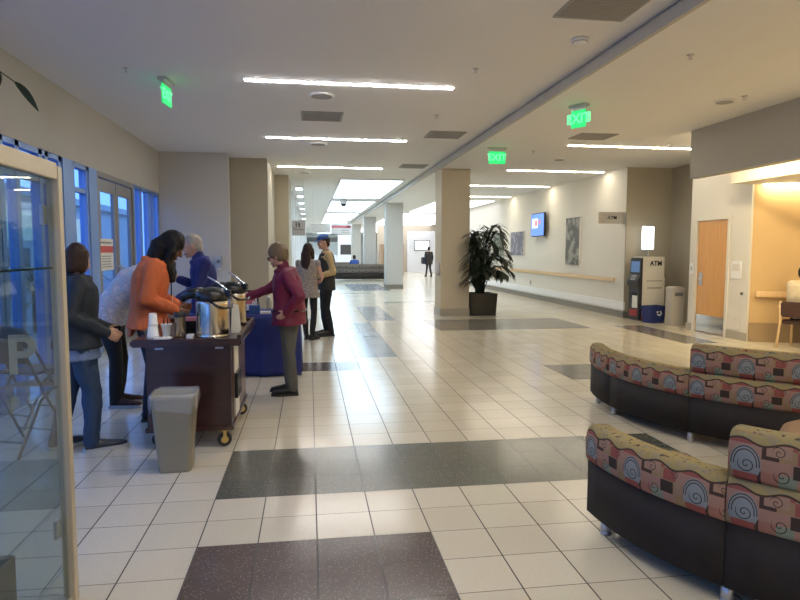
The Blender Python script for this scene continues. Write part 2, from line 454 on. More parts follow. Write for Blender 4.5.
# door wall with a hole for the leaf
b = B(); b.box(7.30, 8.7, 10.80, 11.0, 0, ZR); b.box(7.30, 7.50, 9.36, 9.89, 0, ZR); b.box(7.30, 7.50, 9.89, 10.80, 2.13, ZR)
struct(b.build('wall_right_door', M_CREAM))
b = B(); b.box(7.28, 7.30, 10.82, 11.01, 0, .14); b.box(7.28, 7.30, 9.35, 9.86, 0, .14); struct(b.build('baseboard_right', M_STONE))
b = B(); b.box(7.275, 7.40, 9.85, 9.91, 0, 2.15); b.box(7.275, 7.40, 10.77, 10.83, 0, 2.15); b.box(7.275, 7.40, 9.91, 10.77, 2.09, 2.15); struct(b.build('trim_6', M_CREAM))
b = B(); b.box(7.31, 7.355, 9.92, 10.76, .01, 2.085); d3 = struct(b.build('door_3', M_DOORW))
b = B(); b.box(7.303, 7.309, 9.94, 10.74, .02, .33); o = b.build('kick_plate', M_CHROME, d3)
b = B(); b.box(7.300, 7.31, 10.60, 10.70, .88, 1.12); b.tube([(7.30, 10.65, 1.0), (7.25, 10.65, 1.0), (7.25, 10.54, 1.0)], .011); b.build('door_handle', M_SILVER, d3)
for z in (.35, 1.0, 1.8):
    b = B(); b.tube([(7.30, 9.915, z-.05), (7.30, 9.915, z+.05)], .012); b.build('hinge', M_SILVER, d3)
# nook beyond the door wall: slanted ochre wall, soffit, slotted ceiling
A0 = Vector((7.33, 9.35)); A1 = Vector((10.4, 8.25)); dn = (A1-A0).normalized(); pn = Vector((dn.y, -dn.x))
b = B(); b.prism([tuple(A0), tuple(A1), tuple(A1-pn*.2), (7.50, 9.6)], 0, ZR); struct(b.build('wall_nook', M_YELW))
b = B(); b.prism([tuple(A0+pn*.015), tuple(A1+pn*.015), tuple(A1), tuple(A0)], 0, .32); struct(b.build('baseboard_nook', mat('brown_base', (.30, .21, .12), .5)))
b = B(); b.box(10.3, 10.5, -8, 8.3, 0, ZR); struct(b.build('wall_right_near', M_YELW))
b = B(); b.box(-3.2, 10.5, -8.2, -8, 0, ZL); struct(b.build('wall_back', M_WALL))
b = B(); b.box(5.95, 6.10, -8, 9.05, 2.66, ZR); struct(b.build('trim_7', M_GREYBL))
b = B(); b.prism([(6.85, -8), (6.85, 9.30), (7.29, 9.30), (A0.x-.02, 9.30), (10.29, 8.22), (10.29, -8)], 2.62, ZR); struct(b.build('ceiling_nook', M_CREAM))
b = B(); b.box(-3.2, 11, 75, 75.2, 0, ZL); struct(b.build('wall_far', M_WHITE))
b = B(); b.box(10.4, 11, 30, 75, 0, ZR); struct(b.build('wall_right_far', M_CREAM))
# cove lamps above the soffit slot and along the ochre wall
for k in range(6):
    y1 = 8.75-k*2.7
    L = tag(B().box(6.16, 6.30, y1-2.6, y1, 3.02, 3.08).build('cove_light', M_COVE), 'warm cove lamp behind the grey soffit, %s' % ('nearest the maple door', 'second from the maple door', 'third from the maple door', 'beside the camera', 'behind the camera', 'farthest behind the camera')[k], 'light')
b = B(); q0 = A0+dn*.1+pn*.03; q1 = A1-dn*.2+pn*.03; b.prism([tuple(q0+pn*.06), tuple(q1+pn*.06), tuple(q1+pn*.11), tuple(q0+pn*.11)], 2.59, 2.618)
tag(b.build('wall_wash_light', M_COVE), 'warm slot lamp washing down the ochre nook wall', 'light')

# columns
M_COLF = mat('tan_column_paint', (.56, .49, .36), .65)
def column(y, label, n):
    b = B(); b.box(3.03, 3.70, y, y+.72, .0, ZR); c = struct(b.build('column', M_COLF if n == 0 else M_WALL), label, 'column')
    s = B(); s.box(3.015, 3.715, y-.015, y+.735, 0, .17); s.build('base_trim', M_STONE if n == 0 else M_BASE, c)
    return c
M_COL0 = M_WALLB
for n, (y, lab) in enumerate(((14.0, 'square beige column beside the potted palm'), (24.3, 'square pale column second from the camera along the hall'), (34.3, 'square pale column third along the hall'), (44.4, 'square pale column fourth along the hall'), (54.5, 'square pale column farthest along the hall'))):
    column(y, lab, n)
# dispenser on column
t = thing('hand_sanitizer_dispenser', 'small white dispenser on the left face of the beige column', 'dispenser', (3.028, 14.2, 1.12))
B().box(-.09, 0, -.06, .06, -.13, .13).build('housing', M_WHITE, t, bevel=.02)
B().box(-.08, -.01, -.04, .04, -.19, -.13).build('nozzle', M_SILVER, t)
# ================================================================== ceiling fittings
def strip(x0, x1, y, z, label, m, w=.062):
    t = thing('ceiling_light', label, 'ceiling light', ((x0+x1)/2, y, z), 0, None); h = (x1-x0)/2
    B().box(-h-.012, h+.012, -w/2-.012, w/2+.012, -.006, .0).build('frame', M_WHITE, t)
    for s in (-1, 1):
        B().box(min(0, s*h)+.008, max(0, s*h)-.008, -w/2, w/2, -.013, -.006).build('diffuser', m, t)
    return t
names = ['nearest the camera', 'second from the camera', 'third from the camera']
for k, y in enumerate((7.66, 11.40, 15.25)):
    strip(-.74, 1.80, y, ZL, 'long white ceiling strip light over the left side, %s' % names[k], M_STRIP)
for y, w in ((3.9, 'just above the top edge of the picture'), (.15, 'right over the camera'), (-3.6, 'behind the camera')):
    strip(-.74, 1.80, y, ZL, 'long ceiling strip light on the left side, %s' % w, M_STRIP)
for y, w in ((1.2, 'beside the camera'), (-1.2, 'behind the camera'), (-5.0, 'farthest behind the camera')):  # extra lamps out of view, added to brighten the near right side
    strip(3.5, 5.8, y, ZR, 'added unseen ceiling strip light on the right side, %s' % w, M_STRIPR)
names = ['nearest, beside the recess with the cash machine', 'second nearest', 'third nearest', 'farthest, seen over the palm']
for k, y in enumerate((10.57, 14.0, 17.4, 20.9)):
    strip(4.58, 6.98, y, ZR, 'long ceiling strip light over the right side, %s' % names[k], M_STRIPR)
# skylight panels
pan = [(17.5, 23.7), (25.0, 32.0), (33.4, 41.5), (43.0, 52.0), (53.5, 62), (63.5, 73)]
sn = ['nearest', 'second', 'third', 'fourth', 'fifth', 'farthest']
for k, (y0, y1) in enumerate(pan):
    t = thing('luminous_ceiling_panel', 'large glowing white ceiling panel, %s along the left side of the hall' % sn[k], 'ceiling panel', (1.8, (y0+y1)/2, ZL))
    h = (y1-y0)/2
    f = B()
    for (a, c, d, e) in ((-.93, -.88, -h, h), (.88, .93, -h, h), (-.88, .88, -h, -h+.05), (-.88, .88, h-.05, h)): f.box(a, c, d, e, -.04, 0)
    f.build('frame', M_WHITE, t); B().box(-.88, .88, -h+.05, h-.05, -.02, -.005).build('diffuser', M_SKY, t)
for k, (y0, y1) in enumerate(((22.5, 29.5), (31, 40), (41.5, 52), (53, 62))):
    t = thing('luminous_ceiling_panel', 'broad bright ceiling panel right of the columns, %s' % sn[k], 'ceiling panel', (6.4, (y0+y1)/2, ZR)); h = (y1-y0)/2
    if k == 0: x0, x1 = -1.6, .5
    else: x0, x1 = -2.0, 2.4
    B().box(x0-.04, x1+.04, -h-.04, h+.04, -.01, 0).build('frame', M_WHITE, t)
    B().box(x0, x1, -h, h, -.03, -.01).build('diffuser', M_SKYW, t)
# spots along the far left wall
for k, y in enumerate((20.2, 23.0, 26.2, 29.8, 34, 39)):
    t = thing('wall_wash_fixture', 'small bright wall washer at the far left wall, %s' % ('nearest', 'second nearest', 'third', 'fourth', 'fifth', 'farthest')[k], 'ceiling light', (-.30, y, ZL), 0, 'wall washers down the far left wall')
    B().box(-.12, .12, -.35, .35, -.05, 0).build('housing', M_WHITE, t); B().box(-.10, .10, -.33, .33, -.062, -.05).build('diffuser', M_SKY, t)
def vent(x0, x1, y0, y1, z, label, dark=True):
    t = thing('ceiling_vent', label, 'ceiling vent', ((x0+x1)/2, (y0+y1)/2, z)); a = (x1-x0)/2; c = (y1-y0)/2
    f = B(); w = .03
    f.box(-a, a, -c, -c+w, -.012, 0); f.box(-a, a, c-w, c, -.012, 0); f.box(-a, -a+w, -c+w, c-w, -.012, 0); f.box(a-w, a, -c+w, c-w, -.012, 0)
    f.build('frame', M_VENT, t)
    B().box(-a+w, a-w, -c+w, c-w, -.004, 0).build('backing', M_VENTD if dark else M_VENT, t)
    s = B(); k = 0; yy = -c+w+.02
    while yy < c-w-.01: s.box(-a+w, a-w, yy, yy+.016, -.010, -.005); yy += .03
    s.build('grille', M_VENT, t)
vent(-.10, .52, 9.22, 9.85, ZL, 'dark square ceiling vent between the first two left strip lights')
vent(2.04, 2.68, 10.38, 11.0, ZL, 'grey ceiling vent right of the second left strip light')
vent(2.17, 2.80, 14.4, 15.05, ZL, 'grey ceiling vent right of the third left strip light')
vent(2.10, 2.74, 4.70, 5.24, ZL, 'grey ceiling vent nearest the camera at the top edge')
vent(4.32, 4.95, 9.45, 9.98, ZR, 'grey ceiling vent in front of the nearest right strip light')
def disc(x, y, z, r, label, cat='ceiling speaker', nm='ceiling_speaker', m=None):
    t = thing(nm, label, cat, (x, y, z))
    B().lathe([(r, 0), (r, -.012), (r*.9, -.02), (0, -.02)], n=24).build('rim', m or M_WHITE, t, True)
    B().lathe([(r*.8, -.0201), (r*.8, -.024), (0, -.026)], n=24).build('grille', M_VENT, t)
disc(.18, 8.27, ZL, .17, 'round ceiling speaker behind the nearest left strip light')
disc(.19, 11.95, ZL, .17, 'round ceiling speaker behind the second left strip light')
disc(-.10, 16.3, ZL, .16, 'round ceiling speaker behind the third left strip light')
disc(5.17, 7.2, ZR, .13, 'round ceiling speaker near the grey soffit')
disc(5.1, 12.2, ZR, .12, 'round ceiling speaker left of the second right strip light')
t = thing('smoke_detector', 'round smoke detector on the left ceiling near the trim line', 'smoke detector', (2.58, 5.74, ZL))
B().lathe([(.085, 0), (.085, -.02), (.07, -.03), (.06, -.045), (0, -.05)]).build('housing', M_WHITE, t, True); B().lathe([(.072, -.028), (.076, -.032), (.07, -.036), (.05, -.036)]).build('grille', M_VENT, t)
def sprinkler(x, y, z, label):
    t = thing('sprinkler', label, 'sprinkler', (x, y, z))
    B().lathe([(.035, 0), (.035, -.006), (.012, -.012), (.01, -.03), (0, -.03)], n=12).build('escutcheon', M_SILVER, t, True)
    B().lathe([(.022, -.04), (.022, -.044), (0, -.044)], n=12).tube([(0, 0, -.03), (0, 0, -.042)], .004).build('deflector', M_SILVER, t)
sprinkler(1.85, 6.83, ZL, 'small sprinkler in the left ceiling near the trim line')
sprinkler(3.64, 5.6, ZR, 'small sprinkler nearest the camera in the right ceiling')
sprinkler(5.25, 6.95, ZR, 'small sprinkler beside the ceiling speaker near the soffit')
sprinkler(6.3, 10.2, ZR, 'small sprinkler above the nearest right strip light')
sprinkler(-2.0, 7.4, ZL, 'small sprinkler left of the leftmost exit sign')
sprinkler(1.9, 9.2, ZL, 'small sprinkler between two left strip lights')
sprinkler(4.2, 11.3, ZR, 'small sprinkler beside the grey right vent')
# dome camera hanging below the second luminous panel
t = thing('dome_camera', 'small dark dome camera hanging at the luminous ceiling panels', 'camera', (1.35, 24.35, ZL))
B().lathe([(.14, 0), (.14, -.18), (.11, -.2), (0, -.2)], n=16).build('housing', M_WHITE, t, True); B().ball((0, 0, -.20), .11).build('dome', M_BLACK, t, True)
# exit signs
M_EXG = mat('exit_green', (.02, .5, .15), emit=(.03, .75, .20), es=1.0)
M_EXW = mat('exit_letter', (.3, .8, .5), emit=(.10, 1.0, .35), es=1.1)
def exit_sign(x, y, z, ang, label, w=.31):
    t = thing('exit_sign', label, 'exit sign', (x, y, z), ang)
    B().box(-w/2-.02, w/2+.02, -.05, .05, -.035, 0).build('canopy', M_SILVER, t)
    B().box(-w/2, w/2, -.018, .018, -.07, -.035).build('bracket', M_SILVER, t)
    B().box(-w/2, w/2, -.008, .008, -.29, -.06).build('panel', M_EXG, t)
    for s in (1, -1):
        text('EXIT', .17, 'lettering', M_EXW, t, (RZ(0) if s == 1 else RZ(PI)) @ T(0, -.0115, -.18) @ RX, .002, bold=True)
exit_sign(-1.67, 7.85, ZL, math.radians(84), 'green exit sign seen almost edge on, left of the strip lights')
exit_sign(3.46, 7.68, ZR, math.radians(-58), 'green exit sign just right of the ceiling trim, nearest the camera', .21)
exit_sign(3.42, 11.05, ZR, math.radians(0), 'green exit sign facing the camera, above the beige column')

# ================================================================== right wall items
t = thing('handrail', 'long maple handrail on the cream right wall', 'handrail', (7.1, 13.45, .86))
B().box(-.09, -.05, 0, 16.4, -.045, .045).build('rail', M_MAPLE, t, bevel=.008)
b = B()
for k in range(12): b.box(-.05, 0, .3+k*1.4, .36+k*1.4, -.03, .03)
b.build('bracket', M_SILVER, t)
M_ART1 = pattern_mat('photo_print_grey', [(.035, .035, .03), (.10, .10, .085), (.20, .19, .16), (.30, .29, .25)], 4.0, .5, 0)
M_ART2 = pattern_mat('photo_print_violet', [(.05, .07, .06), (.16, .14, .20), (.10, .15, .11), (.28, .25, .34)], 6.0, .5, 0)
M_ART3 = pattern_mat('photo_print_green', [(.03, .045, .03), (.09, .12, .08), (.17, .20, .15), (.26, .28, .22)], 6.0, .5, 0)
def art(y0, y1, z0, z1, m, label):
    t = thing('wall_picture', label, 'picture', (7.1, (y0+y1)/2, (z0+z1)/2)); a = (y1-y0)/2; c = (z1-z0)/2
    B().box(-.05, 0, -a, a, -c, c).build('panel', M_PAPER, t); B().box(-.053, -.05, -a+.01, a-.01, -c+.01, c-.01).build('print', m, t)
    return t
art(15.42, 16.30, 1.14, 2.43, M_ART1, 'tall narrow grey photo panel on the right wall, nearest the camera')
art(19.7, 21.03, 1.36, 2.18, M_ART2, 'violet grey photo panel on the right wall left of the screen')
art(21.75, 23.1, 1.34, 2.17, M_ART3, 'green grey photo panel on the right wall half behind the palm')
M_SCR = mat('tv_picture', (.1, .2, .6), emit=(.10, .22, .62), es=1.3)
M_SCW = mat('tv_picture_light', (.6, .6, .7), emit=(.6, .62, .75), es=1.0)
M_SCRD = mat('tv_picture_red', (.6, .2, .2), emit=(.6, .18, .2), es=.8)
t = thing('wall_television', 'wall screen with a blue picture mounted on the right wall', 'television', (6.97, 18.18, 2.32), math.radians(-90))
B().box(-.55, .55, -.03, .03, -.36, .36).build('bezel', M_BLACK, t, bevel=.01)
B().box(-.52, .52, -.034, -.03, -.33, .33).build('screen', M_SCR, t)
B().box(-.45, .05, -.036, -.034, -.1, .2).build('screen_picture', M_SCW, t)
B().lathe([(.09, 0), (.09, .002), (0, .002)], M=T(-.1, -.036, .05) @ RX).lathe([(.08, 0), (.08, .002), (0, .002)], M=T(.2, -.034, .08) @ RX).build('screen_picture', M_SCRD, t)
B().box(-.05, .05, .03, .13, -.05, .05).build('wall_bracket', M_BLACK, t)
M_SIGNG = mat('sign_grey', (.48, .44, .38), .5)
t = thing('hanging_sign', 'grey blade sign reading ATM at the end of the right wall', 'sign', (7.1, 13.2, 2.27))
B().box(-.62, 0, -.015, .015, -.13, .13).build('panel', M_SIGNG, t); B().box(-.02, .0, -.03, .03, -.14, .14).build('wall_bracket', M_SILVER, t)
text('ATM', .11, 'lettering', M_BLACK, t, T(-.30, -.0175, 0) @ RX, .001, bold=True)
# cash machine
M_ATMS = mat('atm_cream', (.74, .70, .62), .5); M_ATMF = mat('atm_grey', (.035, .035, .04), .4)
M_ATSC = mat('atm_screen', (.08, .14, .25), emit=(.06, .12, .25), es=.8)
M_LBOX = mat('topper_light', (.9, .9, .9), emit=(.9, .96, 1), es=2.6)
t = thing('cash_machine', 'cash machine with ATM lettering and a lit white topper', 'cash machine', (7.17, 12.45, 0), math.radians(8))
# local: side panel faces -y, front faces -x
B().box(0, .56, 0, .36, .03, 1.40).build('cabinet', M_ATMS, t, bevel=.01)
B().box(.56, .60, .02, .34, .03, .95).build('rear_cabinet', M_ATMS, t, bevel=.01)
B().prism([(-.08, .03), (0, .03), (0, 1.38), (-.05, 1.36), (-.06, 1.02), (-.13, .88), (-.13, .80), (-.08, .72)], -.36, 0, M=RX).build('fascia', M_ATMF, t, bevel=.006)
B().prism([(-.063, 1.06), (-.056, 1.30), (-.045, 1.30), (-.05, 1.06)], -.32, -.04, M=RX).build('screen', M_ATSC, t)
b = B()
for i in range(4):
    for j in range(3):
        y = -.20-j*.045
        b.box(-.125+i*.014, -.113+i*.014, .11+j*.05, .14+j*.05, .892+i*.030, .908+i*.030)
b.build('keypad', M_SILVER, t)
B().box(-.085, -.075, .08, .26, .50, .62).build('dispenser_slot', M_BLACK, t)
B().box(-.088, -.08, .05, .22, .28, .55).build('paper_notice', M_PAPER, t)
B().box(-.086, -.08, .05, .30, .10, .24).build('sticker', mat('red_sticker', (.35, .03, .03), .5), t)
B().box(0.0, .10, -.004, 0, .03, .28).build('red_stripe', mat('red_sticker2', (.45, .03, .03), .5), t)
text('ATM', .15, 'lettering', M_BLACK, t, T(.33, -.004, 1.25) @ RX, .002, bold=True)
b = B()
for k in range(6): b.box(.10+k*.07, .165+k*.07, -.0015, 0, .86, .885)
b.build('faded_lettering', mat('faded_ink', (.42, .39, .33), .6), t); b = B()
for k in range(5): b.box(.12+k*.075, .205+k*.075, -.0015, 0, .70, .735)
b.build('faded_lettering', mat('faded_ink', (.42, .39, .33), .6), t)
b = B(); b.tube([(.27, .2, 1.40), (.27, .2, 1.56)], .02); b.build('topper_post', M_SILVER, t)
B().box(.14, .37, .16, .24, 1.54, 2.08).build('topper_housing', M_SILVER, t)
B().box(.13, .38, .145, .255, 1.56, 2.06).build('light_box', M_LBOX, t, bevel=.01)
# blue recycling bin
t = thing('recycling_bin', 'blue recycling bin with a white arrow mark beside the cash machine', 'bin', (7.27, 12.15, 0), math.radians(14))
M_BLUEB = mat('blue_plastic', (.012, .025, .14), .4)
b = B(); b.add([(-.17, -.12, 0), (.17, -.12, 0), (.17, .12, 0), (-.17, .12, 0), (-.21, -.15, .36), (.21, -.15, .36), (.21, .15, .36), (-.21, .15, .36), (-.19, -.13, .36), (.19, -.13, .36), (.19, .13, .36), (-.19, .13, .36), (-.15, -.10, .02), (.15, -.10, .02), (.15, .10, .02), (-.15, .10, .02)],
   [(0, 3, 2, 1), (0, 1, 5, 4), (1, 2, 6, 5), (2, 3, 7, 6), (3, 0, 4, 7), (4, 5, 9, 8), (5, 6, 10, 9), (6, 7, 11, 10), (7, 4, 8, 11), (8, 9, 13, 12), (9, 10, 14, 13), (10, 11, 15, 14), (11, 8, 12, 15), (12, 13, 14, 15)])
b.build('body', M_BLUEB, t, fix=False)
b = B(); 
for k in range(3):
    a = PI/2+k*2*PI/3; p0 = Vector((.07*math.cos(a), .07*math.sin(a))); p1 = Vector((.07*math.cos(a+1.7), .07*math.sin(a+1.7)))
    dd = (p1-p0).normalized(); nn = Vector((-dd.y, dd.x))*.014; e = p0+(p1-p0)*.65
    b.prism([tuple(p0+nn), tuple(p0-nn), tuple(e-nn), tuple(e-nn*2.2), tuple(p1), tuple(e+nn*2.2), tuple(e+nn)], 0, .003, M=T(.02, -.142, .22) @ Matrix.Rotation(-.11, 4, 'X') @ RX)
b.build('recycling_mark', M_PAPER, t)
# small pale pedestal bin
t = thing('waste_receptacle', 'slim grey receptacle standing at the recess corner left of the maple door', 'bin', (7.50, 11.75, 0))
B().box(-.135, .135, -.13, .13, 0, .70).build('body', M_SIGNG, t, bevel=.012)
B().prism([(-.135, .70), (.135, .70), (.135, .76), (.09, .79), (-.09, .79), (-.135, .76)], -.13, .13, M=RX).build('hood', M_SIGNG, t); B().box(-.09, .09, -.136, -.130, .60, .67).build('flap', M_VENTD, t)
# plates on the door wall
t = thing('wall_switch_plate', 'small pale card reader plate left of the maple door', 'plate', (7.30, 10.90, 1.19)); B().box(-.02, 0, -.06, .06, -.10, .10).build('plate', M_WHITE, t, bevel=.004); B().box(-.024, -.02, -.02, .02, -.04, .04).build('button', M_SIGNG, t)
t = thing('door_sign', 'square pale room sign right of the maple door', 'sign', (7.30, 9.66, 1.20)); B().box(-.015, 0, -.12, .12, -.15, .15).build('plate', M_WHITE, t); B().box(-.017, -.015, -.09, .09, -.02, .10).build('inset', M_CREAM, t)
t = thing('access_panel', 'low square pale access panel right of the maple door', 'panel', (7.30, 9.62, .28)); B().box(-.012, 0, -.11, .11, -.11, .11).build('plate', M_CREAM, t); B().box(-.016, -.012, -.02, .02, .06, .08).build('latch', M_SILVER, t)
t = thing('wall_button', 'tiny dark round button on the door wall near the nook', 'button', (7.30, 9.50, .80)); B().lathe([(.025, 0), (.025, .02), (0, .022)], M=Matrix.Rotation(-PI/2, 4, 'Y')).build('body', M_VENTD, t)
t = thing('power_outlet', 'small outlet plate low on the cream right wall', 'outlet', (7.1, 19.1, .50)); B().box(-.01, 0, -.05, .05, -.07, .07).build('plate', M_SIGNG, t); B().box(-.013, -.01, -.02, .02, -.04, .04).build('sockets', M_VENTD, t)
# nook rail
ang = math.atan2(dn.y, dn.x)
t = thing('handrail', 'short maple rail on the ochre nook wall beside the seated person', 'handrail', (A0.x+.06, A0.y-.02, .81), ang)
B().box(0, 2.6, -.09, -.05, -.05, .05).build('rail', M_MAPLE, t, bevel=.006)
b = B(); [b.box(.1+k*.8, .15+k*.8, -.05, .01, -.02, .02) for k in range(4)]; b.build('bracket', M_SILVER, t)
# sanitizer on left return wall
t = thing('soap_dispenser', 'white and grey dispenser on the grey wall behind the coffee urns', 'dispenser', (-1.88, 13.4, 1.27))
B().box(-.07, .07, -.10, 0, -.13, .14).build('housing', M_SILVER, t, bevel=.02); B().box(-.035, .035, -.106, -.10, -.02, .05).build('window', M_VENTD, t); B().box(-.04, .04, -.09, -.02, -.15, -.13).build('nozzle', M_WHITE, t)
# notice on the door
t = thing('door_notice', 'white notice with a red band taped on the glass door', 'notice', (XL-.018, 9.98, 1.45))
B().box(0, .002, -.33, .33, -.24, .24).build('sheet', M_PAPER, t)
M_REDN = mat('red_ink', (.55, .08, .07), .6)
B().box(.002, .003, -.33, .33, .03, .13).build('red_band', M_REDN, t)
b = B()
for k in range(5): b.box(.002, .003, -.22, .22-.03*(k % 2), -.03-k*.04, -.02-k*.04)
b.box(.002, .003, -.26, .26, .17, .19)
b.build('text_lines', M_VENTD, t)

# ================================================================== hanging signs down the hall
M_SIGNL = mat('sign_pale', (.55, .57, .57), .5)
t = thing('hanging_sign', 'grey hanging restroom sign with two black figures', 'sign', (-.245, 14.9, 2.05))
B().box(-.155, .155, -.012, .012, -.18, .18).build('panel', M_SIGNL, t)
b = B()
for x in (-.055, .015):
    b.lathe([(.014, 0), (.014, .002), (0, .002)], n=12, M=T(x, -.013, .125) @ RX)
    b.prism([(x-.020, .105), (x+.020, .105), (x+.012, .05), (x+.010, .02), (x-.010, .02), (x-.012, .05)], .013, .015, M=RX)
b.build('restroom_figures', M_BLACK, t)
text('Restrooms', .055, 'lettering', M_BLACK, t, T(0, -.0135, -.03) @ RX, .001)
b = B(); [b.tube([(x, 0, .18), (x, 0, ZL-2.05)], .003, 6) for x in (-.12, .12)]; b.build('hanger_rod', M_SILVER, t)
t = thing('hanging_sign', 'white hanging directory sign with faint lines left of the red one', 'sign', (.37, 20.0, 2.23))
B().box(-.32, .32, -.015, .015, -.15, .15).build('panel', M_WHITE, t)
b = B(); [b.box(-.28+.03*(k % 2), .18+.04*(k % 3), -.018, -.015, .10-k*.065, .112-k*.065) for k in range(4)]; b.build('text_lines', mat('faint_ink', (.45, .40, .35), .7), t)
b = B(); [b.tube([(x, 0, .15), (x, 0, ZL-2.23)], .003, 6) for x in (-.25, .25)]; b.build('hanger_rod', M_SILVER, t)
t = thing('hanging_sign', 'white hanging sign with a red lettered line in the far hall', 'sign', (1.04, 20.0, 2.22))
B().box(-.34, .34, -.015, .015, -.16, .16).build('panel', M_WHITE, t)
B().box(-.32, .30, -.018, -.015, .03, .10).build('red_line', mat('pink_red_ink', (.75, .20, .26), .6), t)
B().box(.16, .28, -.020, -.018, .04, .09).build('arrow', mat('dark_red_ink', (.25, .02, .04), .6), t)
b = B(); b.box(0, .25, -.018, -.015, -.06, -.04); b.box(-.02, .25, -.018, -.015, -.12, -.105); b.build('text_lines', MC['faint_ink'], t)
b = B(); [b.tube([(x, 0, .16), (x, 0, ZL-2.22)], .003, 6) for x in (-.25, .25)]; b.build('hanger_rod', M_SILVER, t)
# ================================================================== upholstered benches
def sweep(name, path, inw, prof, m, parent, roll_from=None, capends=True, u0=0.0, endround=0.0):
    """path: outer plan line, inw: inward unit normals, prof: (inward offset, z, v) closed around"""
    n = len(path); k = len(prof); V = []; F = []; UV = []; u = u0; us = []
    for i, p in enumerate(path):
        if i: u += (Vector(p)-Vector(path[i-1])).length
        us.append(u)
        for (o, z, v) in prof: V.append((p[0]+inw[i][0]*o, p[1]+inw[i][1]*o, z))
    for i in range(n-1):
        for j in range(k):
            F.append((i*k+j, (i+1)*k+j, (i+1)*k+(j+1) % k, i*k+(j+1) % k)); v0, v1 = prof[j][2], prof[(j+1) % k][2]
            if j == k-1: v1 = v0
            UV += [(us[i], v0), (us[i+1], v0), (us[i+1], v1), (us[i], v1)]
    for e, rev in ((0, False), (n-1, True)):
        idx = [e*k+j for j in range(k)]
        if rev: idx.reverse()
        F.append(tuple(idx)); UV += [(us[e]+(prof[j-e*k][0]), prof[j-e*k][1]-.37) for j in idx]
    me = bpy.data.meshes.new(name); me.from_pydata(V, [], F); me.materials.append(m)
    uv = me.uv_layers.new(name='UVMap'); uv.data.foreach_set('uv', [c for q in UV for c in q])
    at = me.attributes.new('toproll', 'FLOAT', 'POINT')
    zt = max(q[1] for q in prof)
    at.data.foreach_set('value', [1.0 if (roll_from is not None and prof[j][1] > zt-.02 and prof[j][0] > .012) else 0.0 for i in range(n) for j in range(k)])
    bm = bmesh.new(); bm.from_mesh(me); bmesh.ops.recalc_face_normals(bm, faces=bm.faces); bm.to_mesh(me); bm.free()
    for pl in me.polygons: pl.use_smooth = len(pl.vertices) == 4
    o = bpy.data.objects.new(name, me); COL.objects.link(o)
    if parent: o.parent = parent
    return o
def rollprof(z0, z1, th=.14):
    return [(0, z0, 0), (-.014, z0+.02, .02), (-.016, (z0+z1)/2, (z1-z0)/2), (-.012, z1-.045, z1-z0-.045), (0, z1-.014, z1-z0-.012), (.02, z1, z1-z0+.01), (.06, z1+.004, z1-z0+.05), (th-.03, z1-.001, z1-z0+.11),
            (th-.006, z1-.018, z1-z0+.14), (th, z1-.05, z1-z0+.17), (th, z0, .4)]
def bench(name, label, group, secs, arcf, parent_loc=(0, 0, 0), depth=.56, H0=.08, HB=.37, HL=.565, HH=.775, legs=True, fab=None):
    fab = fab or M_FAB
    """secs: list of (a0, a1, high?) ; arcf(a) -> point, inward normal"""
    t = thing(name, label, 'bench', parent_loc, 0, group)
    for (a0, a1, hi) in secs:
        N = max(2, int(abs(a1-a0)*14)) if abs(a1-a0) < 7 else 2
        g = .004/1.7
        A = [a0+(a1-a0)*i/N for i in range(N+1)]
        P = [arcf(a)[0] for a in A]; I = [arcf(a)[1] for a in A]
        # pull ends in for a seam gap
        P[0] = tuple(Vector(P[0])+(Vector(P[1])-Vector(P[0])).normalized()*.003); P[-1] = tuple(Vector(P[-1])-(Vector(P[-1])-Vector(P[-2])).normalized()*.003)
        sweep('base_panel', P, I, [(0, H0, 0), (0, HB, .3), (depth, HB, .9), (depth, H0, 1.2)], M_DKGREY, t)
        sweep('seat', P, I, [(.13, HB, 0), (.13, HB+.02, .06), (.20, HB+.03, .12), (depth-.06, HB+.03, .5), (depth+.02, HB+.01, .58), (depth+.02, HB, .62)], fab, t, True)
        if hi:
            zm = (HB+HH)/2
            sweep('back_cushion', P, I, rollprof(HB, zm-.002)[:5]+[(.012, zm-.002, zm-HB), (.13, zm-.002, zm-HB+.1), (.13, HB, .5)], fab, t)
            sweep('back_cushion', P, I, [(o_, z_, v_) for (o_, z_, v_) in rollprof(zm+.002, HH)], fab, t, True)
        else:
            sweep('back_cushion', P, I, rollprof(HB, HL), fab, t, True)
    return t
def leg_at(t, x, y, h=.08):
    B().lathe([(.027, 0), (.027, h), (0, h)], c=(x, y, 0), n=16).lathe([(.03, 0), (.03, .01), (.027, .014)], c=(x, y, 0), n=16).build('leg', M_SILVER, t, True)
def arc(cx, cy_, R):
    def f(a): return (cx+R*math.cos(a), cy_+R*math.sin(a)), (-math.cos(a), -math.sin(a))
    return f
dg = math.radians
G1 = 'curved patterned benches at the right'
f1 = arc(3.0, 3.1, 1.483)
t = bench('curved_bench', 'curved patterned bench nearest the camera, at the lower right corner', None, [(dg(178.5), dg(212.3), 0), (dg(212.3), dg(242), 1), (dg(242), dg(272), 1)], f1)
for a in (183.5, 212.3, 242, 270):
    for off in (.05, .55):
        p, n_ = f1(dg(a)); leg_at(t, p[0]+n_[0]*off, p[1]+n_[1]*off)
f2 = arc(4.6, 5.3, 1.84)
t = bench('curved_bench', 'curved patterned bench behind the nearest one, in front of the maple door', None, [(dg(160), dg(180), 0), (dg(180), dg(208.3), 0), (dg(208.3), dg(241), 1), (dg(241), dg(274), 1)], f2, HB=.365, HL=.575, HH=.785)
for a in (166, 180, 208.3, 241, 272):
    for off in (.05, .55):
        p, n_ = f2(dg(a)); leg_at(t, p[0]+n_[0]*off, p[1]+n_[1]*off)
